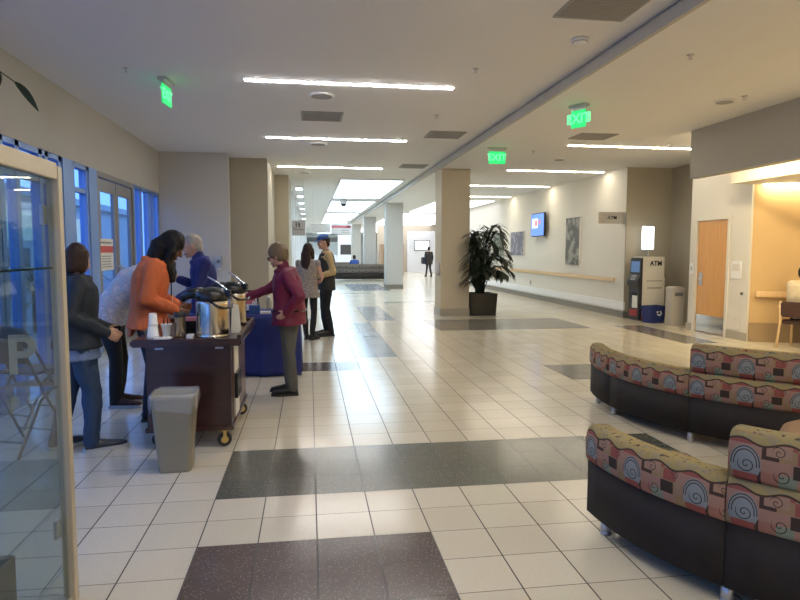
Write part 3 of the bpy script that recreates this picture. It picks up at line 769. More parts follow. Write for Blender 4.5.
# round ottoman between them
M_TANV = mat('tan_vinyl', (.36, .22, .12), .4, bump=.1, bscale=200)
t = thing('round_ottoman', 'round tan ottoman partly seen behind the nearest curved bench', 'ottoman', (3.22, 3.18, 0))
B().lathe([(.35, .08), (.35, .32), (0, .32)], n=40).build('base', M_DKGREY, t, True)
B().lathe([(.35, .32), (.37, .34), (.375, .38), (.36, .415), (.31, .44), (.2, .452), (0, .455)], n=40).build('cushion', M_TANV, t, True)
for a in range(4): leg_at(t, .26*math.cos(a*PI/2+.7), .3*math.sin(a*PI/2+.7))
# far benches
def far_bench(x0, x1, y, label, hh=.8, hb=.40):
    def f(a): return (x0+(x1-x0)*a/10.0, y), (0, 1)
    t = bench('upholstered_bench', label, None, [(0.0, 9.99, 1)], f, HB=hb, HL=.6, HH=hh, fab=M_FAB2)
    for x in (x0+.2, (x0+x1)/2, x1-.2):
        leg_at(t, x, y+.05); leg_at(t, x, y+.55)
far_bench(.9, 4.3, 31.3, 'dark patterned bench in the far hall, in front of the others')
far_bench(1.9, 4.5, 33.2, 'dark patterned bench behind the first one in the far hall')
far_bench(.3, 2.6, 38.5, 'dark bench farthest along the left side of the hall')

# ================================================================== coffee cart
cx, cy0 = -.905, 4.80
t = thing('coffee_cart', 'dark mahogany serving cart on casters carrying the coffee pots', 'cart', (0, 0, 0))
x0, x1, y0, y1 = -1.225, -.605, 4.80, 5.86
B().box(x0, x1, y0, y1, .15, .80).build('body', M_MAHOG, t, bevel=.006)
B().box(x0-.015, x1+.015, y0-.015, y1+.015, .135, .17).build('plinth', M_MAHOG, t, bevel=.004)
B().box(x0-.09, x1+.09, y0-.08, y1+.08, .80, .855).build('top', M_MAHOG, t, bevel=.012)
r = B(); a, b_, c, d = x0-.09, x1+.09, y0-.08, y1+.08
r.box(b_-.03, b_, c, d, .855, .885); r.box(a, a+.03, c+.3, d, .855, .885); r.box(a+.03, b_-.03, d-.03, d, .855, .885)
r.build('rim', M_MAHOG, t, bevel=.004)
M_MAH2 = wood_mat('cart_side_panel', (.11, .052, .038), (.15, .075, .055), .3, (4, 4, 30), .5)
B().box(x1, x1+.006, y0+.10, y1-.10, .20, .77).build('side_panel', M_MAH2, t)
b = B()
for x in (x0+.10, x1-.08): b.box(x-.03, x+.03, y0-.012, y0, .772, .786)
b.build('latch', M_SILVER, t)
def caster(x, y, a):
    f = B(); M = T(x, y, 0) @ RZ(a)
    f.box(-.045, .045, -.03, .03, .128, .137, M); f.box(-.012, .012, -.024, -.021, .05, .13, M); f.box(-.012, .012, .021, .024, .05, .13, M)
    f.build('caster_fork', M_BRASS, t)
    K = T(x, y, .055) @ RZ(a) @ RX
    w = B(); w.lathe([(.036, -.016), (.052, -.014), (.055, 0), (.052, .014), (.036, .016)], n=24, M=K)
    w.build('caster_wheel', M_RUB, t, True)
    h = B(); h.lathe([(0, -.019), (.02, -.019), (.034, -.014), (.034, .014), (.02, .019), (0, .019)], n=20, M=K); h.build('caster_hub', M_BRASS, t, True)
caster(x1-.06, y0+.03, .25); caster(x1-.03, y1-.10, .35); caster(x0+.06, y0+.1, .2); caster(x0+.06, y1-.10, 0)
# papers and pouch on the cart's side
def side_sheet(y0_, y1_, z0, z1, label, m=M_PAPER, nm='paper_sheet', cat='paper'):
    return tag(B().box(x1+.006, x1+.010, y0_, y1_, z0, z1).build(nm, m), label, cat)
side_sheet(4.98, 5.24, .52, .79, 'upper white sheet taped on the side of the coffee cart')
side_sheet(5.02, 5.26, .18, .40, 'lower white sheet taped on the side of the coffee cart')
tag(B().box(x1+.006, x1+.030, 4.98, 5.26, .34, .54).build('cable_pouch', M_BLACK), 'black pouch hanging between two sheets on the cart side', 'pouch')
ZT = .855
# airpots
def airpot(x, y, rz, label, R=.115, H=.29):
    t = thing('airpot', label, 'coffee urn', (x, y, ZT), rz)
    B().lathe([(R, 0), (R, .012), (R*.97, .016), (R, .03), (R, H-.03), (R*.96, H-.012), (R*.9, H)], n=32).build('body', M_STEEL, t, True)
    B().lathe([(R*1.0, H-.004), (R*1.05, H+.012), (R*1.02, H+.045), (R*.80, H+.075), (R*.4, H+.092), (0, H+.095)], n=32).build('lid', M_BLACK, t, True)
    b = B(); b.tube([(-R*.6, 0, H+.05), (-R*1.25, 0, H+.045), (-R*1.75, 0, H+.02), (-R*1.85, 0, H-.015)], [.045, .040, .028, .018], 14); b.build('spout', M_BLACK, t, True)
    b = B(); b.tube([(-R*.25, 0, H+.175), (R*.3, 0, H+.135), (R*.9, 0, H+.075), (R*1.15, 0, H+.04)], [.006, .008, .009, .008], 10); b.build('pump_lever', M_CHROME, t, True)
    b = B(); b.box(R*.5, R*1.15, -.04, .04, H+.02, H+.075); b.build('pump_head', M_BLACK, t, bevel=.008)
    b = B(); b.tube([(R*.1, -R*1.04, H+.0), (R*.5, -R*1.12, H-.03), (R*.9, -R*1.0, H-.055), (R*1.15, -R*.4, H-.06), (R*1.2, .0, H-.06), (R*1.0, R*.9, H-.05)], .008, 8); b.build('bail_handle', M_BLACK, t, True)
    return t
airpot(-.745, 4.90, dg(-8), 'large steel coffee airpot with black lid, front one on the cart', .125, .285)
airpot(-.665, 5.50, dg(-12), 'steel coffee airpot with black lid, rear one on the cart', .115, .30)
# white paper between them
b = B(); b.add([(-.040, 0, 0), (.042, 0, 0), (.022, .012, .225), (-.030, .01, .235), (-.040, .004, 0), (.042, .004, 0), (.022, .016, .225), (-.030, .014, .235)], [(0, 1, 2, 3), (7, 6, 5, 4), (0, 4, 5, 1), (1, 5, 6, 2), (2, 6, 7, 3), (3, 7, 4, 0)])
o = tag(b.build('paper_bag', M_PAPER, bevel=.001), 'tall white paper bag between the two coffee airpots', 'paper bag'); o.location = (-.590, 5.06, ZT)
M_CREM = mat('creamer_foil', (.6, .58, .52), .4)
for k, (dx, dy) in enumerate(((0, 0), (.035, .05), (-.02, .06))):
    c_ = tag(B().lathe([(.012, 0), (.016, .022), (.019, .024), (0, .025)], n=12).build('creamer_cup', M_CREM, None, True), 'tiny creamer cup at the right edge of the cart', 'creamer', 'creamer cups between the airpots'); c_.location = (-.595+dx*.5, 5.20+dy, ZT)
# cups
def cup_stack(x, y, n, r0, r1, h, label, up=True, z=ZT):
    t = thing('cup_stack', label, 'cups', (x, y, z))
    for k in range(n):
        zz = k*.011
        b = B()
        if up: b.lathe([(r0, zz), (r1, zz+h), (r1+.003, zz+h), (r1+.003, zz+h-.004)], n=20)
        else: b.lathe([(r1+.003, zz), (r1+.002, zz+.005), (r1, zz+.006), (r0, zz+h), (0, zz+h)], n=20)
        b.build('cup', M_FOAM, t, True)
    return t
cup_stack(-1.18, 4.86, 2, .034, .044, .080, 'short stack of white foam cups at the left end of the cart', False)
cup_stack(-1.178, 4.862, 2, .027, .034, .085, 'upper stack of smaller white foam cups on the short stack', False, ZT+.0915)
t = thing('stirrer_cup', 'white foam cup holding dark stirrers beside the steel tumbler', 'cup', (-1.08, 4.86, ZT))
B().lathe([(.028, 0), (.040, .105), (.043, .105), (.043, .10), (.036, .10), (.026, .004), (0, .004)], n=20).build('cup', M_FOAM, t, True)
for k in range(5):
    a = k*1.3; B().tube([(.01*math.cos(a), .01*math.sin(a), .006), (.028*math.cos(a), .028*math.sin(a), .14+.006*(k % 3))], .0025, 5).build('stirrer', M_MAHOG, t)
tag(B().box(-1.15, -1.03, 4.745, 4.84, ZT, ZT+.010).build('napkin_stack', M_PAPER, bevel=.002), 'small white napkins under the foam cups at the cart front', 'napkins')
t = thing('travel_tumbler', 'bronze steel tumbler with a black lid on the cart', 'tumbler', (-.985, 4.88, ZT))
B().lathe([(.038, 0), (.040, .01), (.041, .15), (.044, .155)], n=24).build('body', mat('bronze_steel', (.40, .31, .20), .25, metal=.9), t, True)
B().lathe([(.047, .155), (.048, .175), (.040, .188), (0, .19)], n=24).box(.035, .075, -.012, .012, .158, .17).build('lid', M_BLACK, t)
tag(B().box(-.925, -.875, 4.78, 4.87, ZT, ZT+.025).build('napkin_stack', M_PAPER, bevel=.002), 'folded white napkins between the tumbler and the front airpot', 'napkins')
M_PINK = mat('pink_sachets', (.62, .22, .25), .6)
t = thing('sachet_holder', 'dark holder of pink sachets behind the tumbler', 'holder', (-.93, 5.10, ZT))
B().box(-.06, .06, -.04, .04, 0, .10).build('tray', M_BLACK, t); 
B().box(-.05, .05, -.03, .03, .10, .13).build('sachets', M_PINK, t)

# ================================================================== waste bin with liner
t = thing('waste_bin', 'grey plastic waste bin with a clear liner beside the cart', 'bin', (-.930, 4.37, 0), dg(3))
M_BIN = mat('grey_bin_plastic', (.24, .225, .175), .45)
def rrect(w, d, r, n=6):
    P = []
    for (sx, sy, a0) in ((1, 1, 0), (-1, 1, PI/2), (-1, -1, PI), (1, -1, 3*PI/2)):
        for k in range(n+1):
            a = a0+PI/2*k/n; P.append((sx*(w-r)+r*math.cos(a), sy*(d-r)+r*math.sin(a)))
    return P
def shell(rings, name, m, parent, cap=True):
    b = B(); n = len(rings[0][0]); 
    for P, z in rings: b.v += [(x, y, z if not callable(z) else z(i)) for i, (x, y) in enumerate(P)]
    for i in range(len(rings)-1):
        for k in range(n): b.f.append((i*n+k, i*n+(k+1) % n, (i+1)*n+(k+1) % n, (i+1)*n+k))
    if cap: b.f.append(tuple(reversed(range(n))))
    return b.build(name, m, parent, True, fix=False)
shell([(rrect(.105, .09, .03), 0), (rrect(.108, .093, .03), .01), (rrect(.142, .120, .035), .50), (rrect(.148, .126, .035), .51), (rrect(.148, .126, .035), .535), (rrect(.140, .118, .03), .535), (rrect(.10, .085, .03), .02), (rrect(.01, .01, .005), .02)], 'body', M_BIN, t)
M_LINER = bpy.data.materials.new('clear_liner'); M_LINER.use_nodes = True
nt_ = NT(M_LINER); pb = nt_.n['Principled BSDF']; pb.inputs['Base Color'].default_value = (.55, .55, .53, 1); pb.inputs['Roughness'].default_value = .25; pb.inputs['Alpha'].default_value = .38
random.seed(3)
def wob(P, a): return [(x*(1+random.uniform(-a, a)), y*(1+random.uniform(-a, a))) for x, y in P]
shell([(wob(rrect(.150, .128, .035), .02), lambda i: .44+.03*math.sin(i*1.1)+random.uniform(-.01, .01)), (wob(rrect(.158, .134, .035), .02), .49), (wob(rrect(.156, .135, .035), .02), .53), (rrect(.150, .129, .035), lambda i: .548+random.uniform(-.005, .008)), (wob(rrect(.137, .114, .03), .02), .545), (wob(rrect(.12, .10, .03), .04), .45), (wob(rrect(.11, .09, .03), .05), .30)], 'liner', M_LINER, t, False)

# ================================================================== blue draped table
t = thing('draped_table', 'long table under a royal blue cloth behind the coffee cart', 'table', (0, 0, 0))
B().box(-1.42, -.16, 7.52, 8.22, .715, .74).build('tabletop', M_SIGNG, t)
for x in (-1.36, -.22):
    for y in (7.58, 8.16): B().tube([(x, y, 0), (x, y, .715)], .014).build('leg', M_SILVER, t)
def drape(x0, x1, y0, y1, zt, name, m):
    per = []; n = 46; 
    for (ax, ay, bx, by) in ((x0, y0, x1, y0), (x1, y0, x1, y1), (x1, y1, x0, y1), (x0, y1, x0, y0)):
        L = math.hypot(bx-ax, by-ay); k = max(8, int(L/.035))
        for i in range(k): per.append((ax+(bx-ax)*i/k, ay+(by-ay)*i/k))
    cxm, cym = (x0+x1)/2, (y0+y1)/2; N = len(per); V = []; F = []
    rows = 12
    for r_ in range(rows+1):
        f = r_/rows; z = zt-(zt-.012)*f
        for i, (x, y) in enumerate(per):
            s = math.sin(i*.55)+.6*math.sin(i*.23+1)+.4*math.sin(i*1.3)
            off = (.012+.022*s)*f**.8+.008
            dx = (1 if x >= x1-1e-6 else -1 if x <= x0+1e-6 else 0); dy = (1 if y >= y1-1e-6 else -1 if y <= y0+1e-6 else 0)
            V.append((x+dx*off, y+dy*off, z))
    for r_ in range(rows):
        for i in range(N): F.append((r_*N+i, r_*N+(i+1) % N, (r_+1)*N+(i+1) % N, (r_+1)*N+i))
    F.append(tuple(range(N)))
    b = B(); b.v = V; b.f = F
    o = b.build(name, m, None, True, fix=True)
    md = o.modifiers.new('s', 'SOLIDIFY'); md.thickness = .003; md.offset = 1
    return o
tag(drape(-1.44, -.14, 7.50, 8.24, .752, 'tablecloth', M_NAVY), 'royal blue cloth draped to the floor over the long table', 'tablecloth')
TZ = .7555
t = thing('picture_frame', 'small framed red and white notice standing on the blue table', 'frame', (-.74, 7.80, TZ), dg(8))
B().box(-.11, .11, -.012, .012, 0, .27).build('frame', M_BLACK, t); B().box(-.09, .09, -.014, -.012, .02, .25).build('sheet', M_PAPER, t); B().box(-.07, .07, -.016, -.014, .10, .18).build('red_print', mat('pink_print', (.6, .15, .2), .6), t)
B().box(-.03, .03, .012, .09, 0, .01).build('stand', M_BLACK, t)
t = thing('tissue_box', 'blue box with a white tissue on the blue table', 'box', (-.66, 7.62, TZ), .1)
B().box(-.07, .06, -.05, .05, 0, .10).build('carton', mat('mid_blue_card', (.03, .10, .32), .6), t, bevel=.003); B().box(-.03, .03, -.003, .003, .10, .15).build('tissue', M_PAPER, t)
o = tag(B().box(-.06, .06, -.04, .04, 0, .03).build('card_stack', M_PAPER, bevel=.002), 'small stack of white cards at the near edge of the blue table', 'cards'); o.location = (-.53, 7.56, TZ)
t = thing('clear_bottle', 'clear plastic bottle on the blue table near the maroon jacket', 'bottle', (-.50, 7.72, TZ))
B().lathe([(.03, 0), (.033, .01), (.033, .14), (.014, .17), (.014, .19)], n=16).build('body', glass_mat('bottle_plastic', (.8, .82, .84), .12), t, True); B().lathe([(.016, .185), (.016, .205), (0, .205)], n=12).build('cap', M_WHITE, t)

# ================================================================== display case at the left edge
t = thing('display_case', 'glass display case with a champagne metal frame at the left edge', 'display case', (0, 0, 0))
X0, X1, Y0, Y1, Zt = -1.34, -1.035, 1.25, 2.74, 1.86
def post(x, y, w=.03): B().box(x-w/2, x+w/2, y-w/2, y+w/2, 0, Zt).build('corner_post', M_CASEF, t, bevel=.003)
post(X1, Y1, .046); post(X1, Y0)
B().box(X1-.020, X1+.020, Y0, Y1-.02, Zt-.055, Zt+.012).build('top_rail', M_CASEF, t, bevel=.003)
B().box(X0-.01, X1-.016, Y0, Y1, Zt-.005, Zt+.01).build('top_panel', M_CASEF, t)
B().box(X0, X1+.012, Y0, Y1+.012, 0, .03).build('plinth', M_CASEF, t)
B().box(X1-.003, X1+.003, Y0+.02, Y1-.02, .03, Zt-.04).build('side_glass', M_CGLASS, t)
B().box(X0, X1-.016, Y1-.003, Y1+.003, .03, Zt-.01).build('end_glass', M_CGLASS, t)
B().box(X0-.003, X0+.003, Y1-.008, Y1+.008, .03, Zt-.01).build('glass_edge', M_GEDGE, t)
for z in (1.445, .95):
    s = B().box(X0+.01, X1-.01, Y0+.03, Y1-.03, z-.004, z+.004).build('glass_shelf', M_CGLASS, t)
    if z > 1: B().box(X1-.0105, X1-.009, Y0+.03, Y1-.03, z-.0042, z+.0042).build('shelf_edge', M_GEDGE, t)
for z in (.35, 1.66): B().box(X1-.03, X1-.014, Y1-.085, Y1-.045, z-.04, z+.04).build('hinge', M_SILVER, t, bevel=.003)
text('P', .23, 'decal', mat('cream_decal', (.55, .52, .44), .6), t, T(-1.19, Y1-.006, 1.075) @ RX, .0008, bold=True)
B().box(-1.22, -1.175, Y1-.006, Y1-.004, 1.158, 1.168).build('decal_bar', MC['cream_decal'], t)
tag(B().box(-1.30, -1.12, 2.10, 2.45, .031, .36).build('dark_box', mat('dark_green_box', (.035, .05, .045), .6), bevel=.004), 'dark box standing low inside the glass display case', 'box')
# plant on the case top
M_LEAF = mat('dark_leaf', (.018, .028, .010), .45, var=.3, vscale=12)
V3_ = Vector
def leaf_blade(b, p, d, L, w, droop, n=6, up=Vector((0, 0, 1))):
    d = Vector(d).normalized(); side = d.cross(up); side = side.normalized() if side.length > .05 else Vector((1, 0, 0)); p = Vector(p); o = len(b.v)
    for i in range(n+1):
        s = i/n; q = p+d*L*s-Vector((0, 0, 1))*droop*L*s*s; ww = w*math.sin(PI*min(1, s*.92+.06))**.8
        b.v += [tuple(q-side*ww), tuple(q+Vector((0, 0, -.12*ww))), tuple(q+side*ww)]
    for i in range(n):
        a = o+i*3; b.f += [(a, a+1, a+4, a+3), (a+1, a+2, a+5, a+4)]
t = thing('trailing_plant', 'dark leafy plant drooping over the top of the display case', 'plant', (-1.18, 1.8, Zt+.0125))
B().lathe([(.07, 0), (.10, .14), (.105, .15), (.09, .15), (.085, .12), (0, .12)], n=20).build('pot', M_BIN, t, True)
st = B(); lf = B(); random.seed(11)
for k in range(9):
    a = k*.7+.3; L = random.uniform(.14, .20); pts = [Vector((math.cos(a)*L*s*1.1, math.sin(a)*L*s*1.1, .12+.75*L*math.sin(s*2.1))) for s in [i/6 for i in range(7)]]
    st.tube(pts, [.006, .005, .005, .004, .003, .003, .002], 6)
    for s in (2, 3, 4, 5, 6):
        for sd in (-1, 1):
            dv = (pts[min(s, 6)]-pts[s-1]).normalized(); sv = dv.cross(Vector((0, 0, 1))).normalized()*sd
            leaf_blade(lf, pts[s], dv*.6+sv*.6+Vector((0, 0, -.35)), random.uniform(.05, .08), .012, .5)
st.tube([(0, 0, .12), (.03, .15, .25), (.08, .32, .28), (.14, .44, .26), (.20, .50, .212)], [.005, .004, .003, .003, .002], 6)
for q, dv, L in (((.20, .50, .262), (.55, .12, -.45), .085), ((.165, .465, .29), (-.1, 0, -1), .045), ((.13, .43, .31), (-.15, .0, -1), .085), ((.10, .38, .325), (-.4, .1, -.7), .08), ((.08, .32, .33), (-.5, .2, -.4), .09)): leaf_blade(lf, V3_(q)-V3_((0, 0, .05)), dv, L, .013, .45, 6, V3_((0, 1, .15)))
st.build('stem', M_LEAF, t, True); lf.build('foliage', M_LEAF, t, True, fix=False)

# ================================================================== folding chair behind the case, and the wooden legs
M_CHV = mat('grey_seat_vinyl', (.12, .11, .10), .5); M_CHM = mat('grey_chair_tube', (.16, .15, .14), .35, metal=.6)
def folding_chair(x, y, rz, label):
    t = thing('folding_chair', label, 'chair', (x, y, 0), rz)
    for s in (-1, 1):
        b = B(); b.tube([(s*.22, .25, .0), (s*.21, .02, .42), (s*.20, -.17, .80), (s*.16, -.19, .86)], .011); b.build('leg', M_CHM, t, True)
        b = B(); b.tube([(s*.19, -.24, 0), (s*.19, .0, .38), (s*.19, .12, .45)], .011); b.build('leg', M_CHM, t, True)
    b = B(); b.tube([(-.19, -.17, .10+.0), (.19, -.17, .10)], .008); b.tube([(-.215, .20, .09), (.215, .20, .09)], .008); b.build('stretcher', M_CHM, t)
    b = B(); n = 12; rows = [(.68, -.125), (.76, -.155), (.84, -.185), (.875, -.195)]
    V = []
    for (z, yy) in rows:
        for i in range(n+1):
            u = -1+2*i/n; zz = z-(.05*abs(u)**3 if z > .8 else 0); V.append((u*.19, yy-.02*(1-u*u), zz))
    o = len(V); V2 = [(x_, y_+.014, z_) for (x_, y_, z_) in V]; F = []
    for r_ in range(3):
        for i in range(n): q = r_*(n+1)+i; F += [(q, q+1, q+n+2, q+n+1), (o+q, o+q+n+1, o+q+n+2, o+q+1)]
    for i in range(n): F += [(i, o+i, o+i+1, i+1), (3*(n+1)+i, 3*(n+1)+i+1, o+3*(n+1)+i+1, o+3*(n+1)+i)]
    for r_ in range(3):
        q = r_*(n+1); F += [(q, q+n+1, o+q+n+1, o+q)]; q += n; F += [(q, o+q, o+q+n+1, q+n+1)]
    b.v = V+V2; b.f = F; b.build('backrest', M_CHV, t, True)
    B().box(-.20, .20, -.13, .26, .44, .465).build('seat', M_CHV, t, bevel=.01)
    return t
folding_chair(-2.20, 5.00, dg(-20), 'dark folding chair seen through the glass display case')
folding_chair(-2.48, 5.80, dg(-24), 'dark folding chair farther back behind the glass display case')
t = thing('wooden_stool', 'maple stool seen through the lower left of the display case', 'stool', (-2.36, 4.25, 0), dg(40))
for (p, q) in (((-.19, -.19, 0), (-.13, -.13, .45)), ((.19, -.19, 0), (.13, -.13, .45)), ((.19, .19, 0), (.13, .13, .45)), ((-.19, .19, 0), (-.13, .13, .45))):
    B().tube([p, q], .016, 8).build('leg', M_MAPLE, t)
B().lathe([(.18, .45), (.185, .46), (.18, .48), (0, .482)], n=24).build('seat', M_MAPLE, t, True)
B().tube([(-.16, -.16, .2), (.16, -.16, .2)], .009).tube([(-.16, .16, .2), (.16, .16, .2)], .009).build('stretcher', M_MAPLE, t)

# ================================================================== potted palm
t = thing('potted_palm', 'tall dark potted palm standing against the beige column', 'potted plant', (4.04, 14.24, 0))
M_POT = mat('dark_planter', (.018, .017, .015), .4)
b = B(); b.add([(-.30, -.30, 0), (.30, -.30, 0), (.30, .30, 0), (-.30, .30, 0), (-.33, -.33, .52), (.33, -.33, .52), (.33, .33, .52), (-.33, .33, .52), (-.30, -.30, .52), (.30, -.30, .52), (.30, .30, .52), (-.30, .30, .52), (-.29, -.29, .46), (.29, -.29, .46), (.29, .29, .46), (-.29, .29, .46)],
   [(0, 3, 2, 1), (0, 1, 5, 4), (1, 2, 6, 5), (2, 3, 7, 6), (3, 0, 4, 7), (4, 5, 9, 8), (5, 6, 10, 9), (6, 7, 11, 10), (7, 4, 8, 11), (8, 9, 13, 12), (9, 10, 14, 13), (10, 11, 15, 14), (11, 8, 12, 15)])
b.build('planter', M_POT, t, fix=False)
B().box(-.29, .29, -.29, .29, .42, .47).build('soil', mat('soil', (.03, .02, .012), .9), t)
M_PALM = mat('palm_leaf', (.008, .016, .006), .65, var=.3, vscale=10)
random.seed(5)
def frond(a, H, reach, top, base, seed):
    rnd = random.Random(seed); pts = []
    for i in range(13):
        s = i/12; rr = reach*s**1.5; z = H+(top-H)*math.sin(s*PI*.62)/math.sin(PI*.5)-.25*max(0, s-.6)
        pts.append(Vector((base[0]+math.cos(a)*rr, base[1]+math.sin(a)*rr, z)))
    fb = B(); fb.tube(pts, [.013-.01*i/12 for i in range(13)], 6)
    for i in range(4, 13):
        for h in (0, .5):
            if i == 12 and h: break
            p = pts[i] if not h else (pts[i]+pts[i+1])/2
            d = (pts[i]-pts[i-1]).normalized(); sd = d.cross(Vector((0, 0, 1))).normalized()
            L = (.36*math.sin(PI*(.18+.78*(i-3+h)/10))+.06)
            for q in (-1, 1): leaf_blade(fb, p, d*.75+sd*q*.8+Vector((0, 0, .05+rnd.uniform(-.1, .1))), L*rnd.uniform(.85, 1.15), .024, .55, 6)
    fb.build('frond', M_PALM, t, True, fix=False)
for k in range(34):
    a = k*2.4; tier = k/33; base = (random.uniform(-.10, .10), random.uniform(-.1, .1), 0)
    top = .95+1.15*(1-tier)+random.uniform(-.08, .08); rch = .32+.35*tier+random.uniform(-.05, .1)
    rch += .10; am = math.degrees(a) % 360
    if 95 < am < 222: rch = min(rch, .16/abs(math.cos(a))+.02)
    frond(a, .47, min(rch, .74), top, base, k)
for k, (am, top, rch) in enumerate(((226, 1.75, .62), (232, 1.45, .66), (238, 1.15, .62), (250, 1.6, .6), (228, .95, .5))): frond(dg(am), .47, rch, top, (0, -.05, 0), 90+k)
for k in range(4):
    fb = B(); x, y = random.uniform(-.1, .1), random.uniform(-.1, .1); fb.tube([(x, y, .46), (x*1.2, y*1.2, .9), (x*1.5, y*1.5, 1.25)], [.02, .016, .01], 8).build('stem', mat('palm_stem', (.05, .045, .02), .6), t, True)
# ================================================================== people
V3 = Vector
M_SKIN = mat('skin_light', (.52, .30, .21), .55, var=.06, vscale=20); M_SKIND = mat('skin_brown', (.16, .075, .045), .55, var=.06, vscale=20)
M_EYE = mat('eye_dark', (.02, .015, .012), .2); M_LIP = mat('lips', (.36, .12, .10), .5)
def loft(b, rings, n=20):
    """rings: (centre, half width, half depth, side vector, normal)"""
    o = len(b.v)
    for (c, w, d, side, tan) in rings:
        c = V3(c); side = V3(side).normalized(); f = V3(tan).normalized().cross(side).normalized()
        for k in range(n):
            a = 2*PI*k/n; ca, sa = math.cos(a), math.sin(a)
            e = .85; x = math.copysign(abs(ca)**e, ca)*w; y = math.copysign(abs(sa)**e, sa)*d
            b.v.append(tuple(c+side*x+f*y))
    m = len(rings)
    for i in range(m-1):
        for k in range(n):
            a = o+i*n+k; q = o+i*n+(k+1) % n; b.f.append((a, q, q+n, a+n))
    b.f.append(tuple(o+k for k in reversed(range(n)))); b.f.append(tuple(o+(m-1)*n+k for k in range(n)))
def limb(b, pts, rs, n=14):
    for i in range(len(pts)-1): b.tube([pts[i], pts[i+1]], [rs[i], rs[i+1]], n)
    for p, r in zip(pts, rs): b.ball(p, r*.995, n=14, m=8)
DEF = dict(pelvis=(0, 0, .93), waist=(0, 0, 1.08), chest=(0, 0, 1.28), neck=(0, -.01, 1.47), head=(0, .03, 1.635),
           shR=(.18, -.01, 1.41), shL=(-.18, -.01, 1.41), elR=(.23, -.03, 1.13), elL=(-.23, -.03, 1.13), wrR=(.24, .06, .89), wrL=(-.24, .06, .89),
           hipR=(.085, 0, .90), hipL=(-.085, 0, .90), knR=(.095, .03, .49), knL=(-.095, .03, .49), anR=(.10, -.02, .085), anL=(-.10, -.02, .085),
           toR=(.13, .16, .03), toL=(-.13, .16, .03), haR=(0, .15, -1), haL=(0, .15, -1))
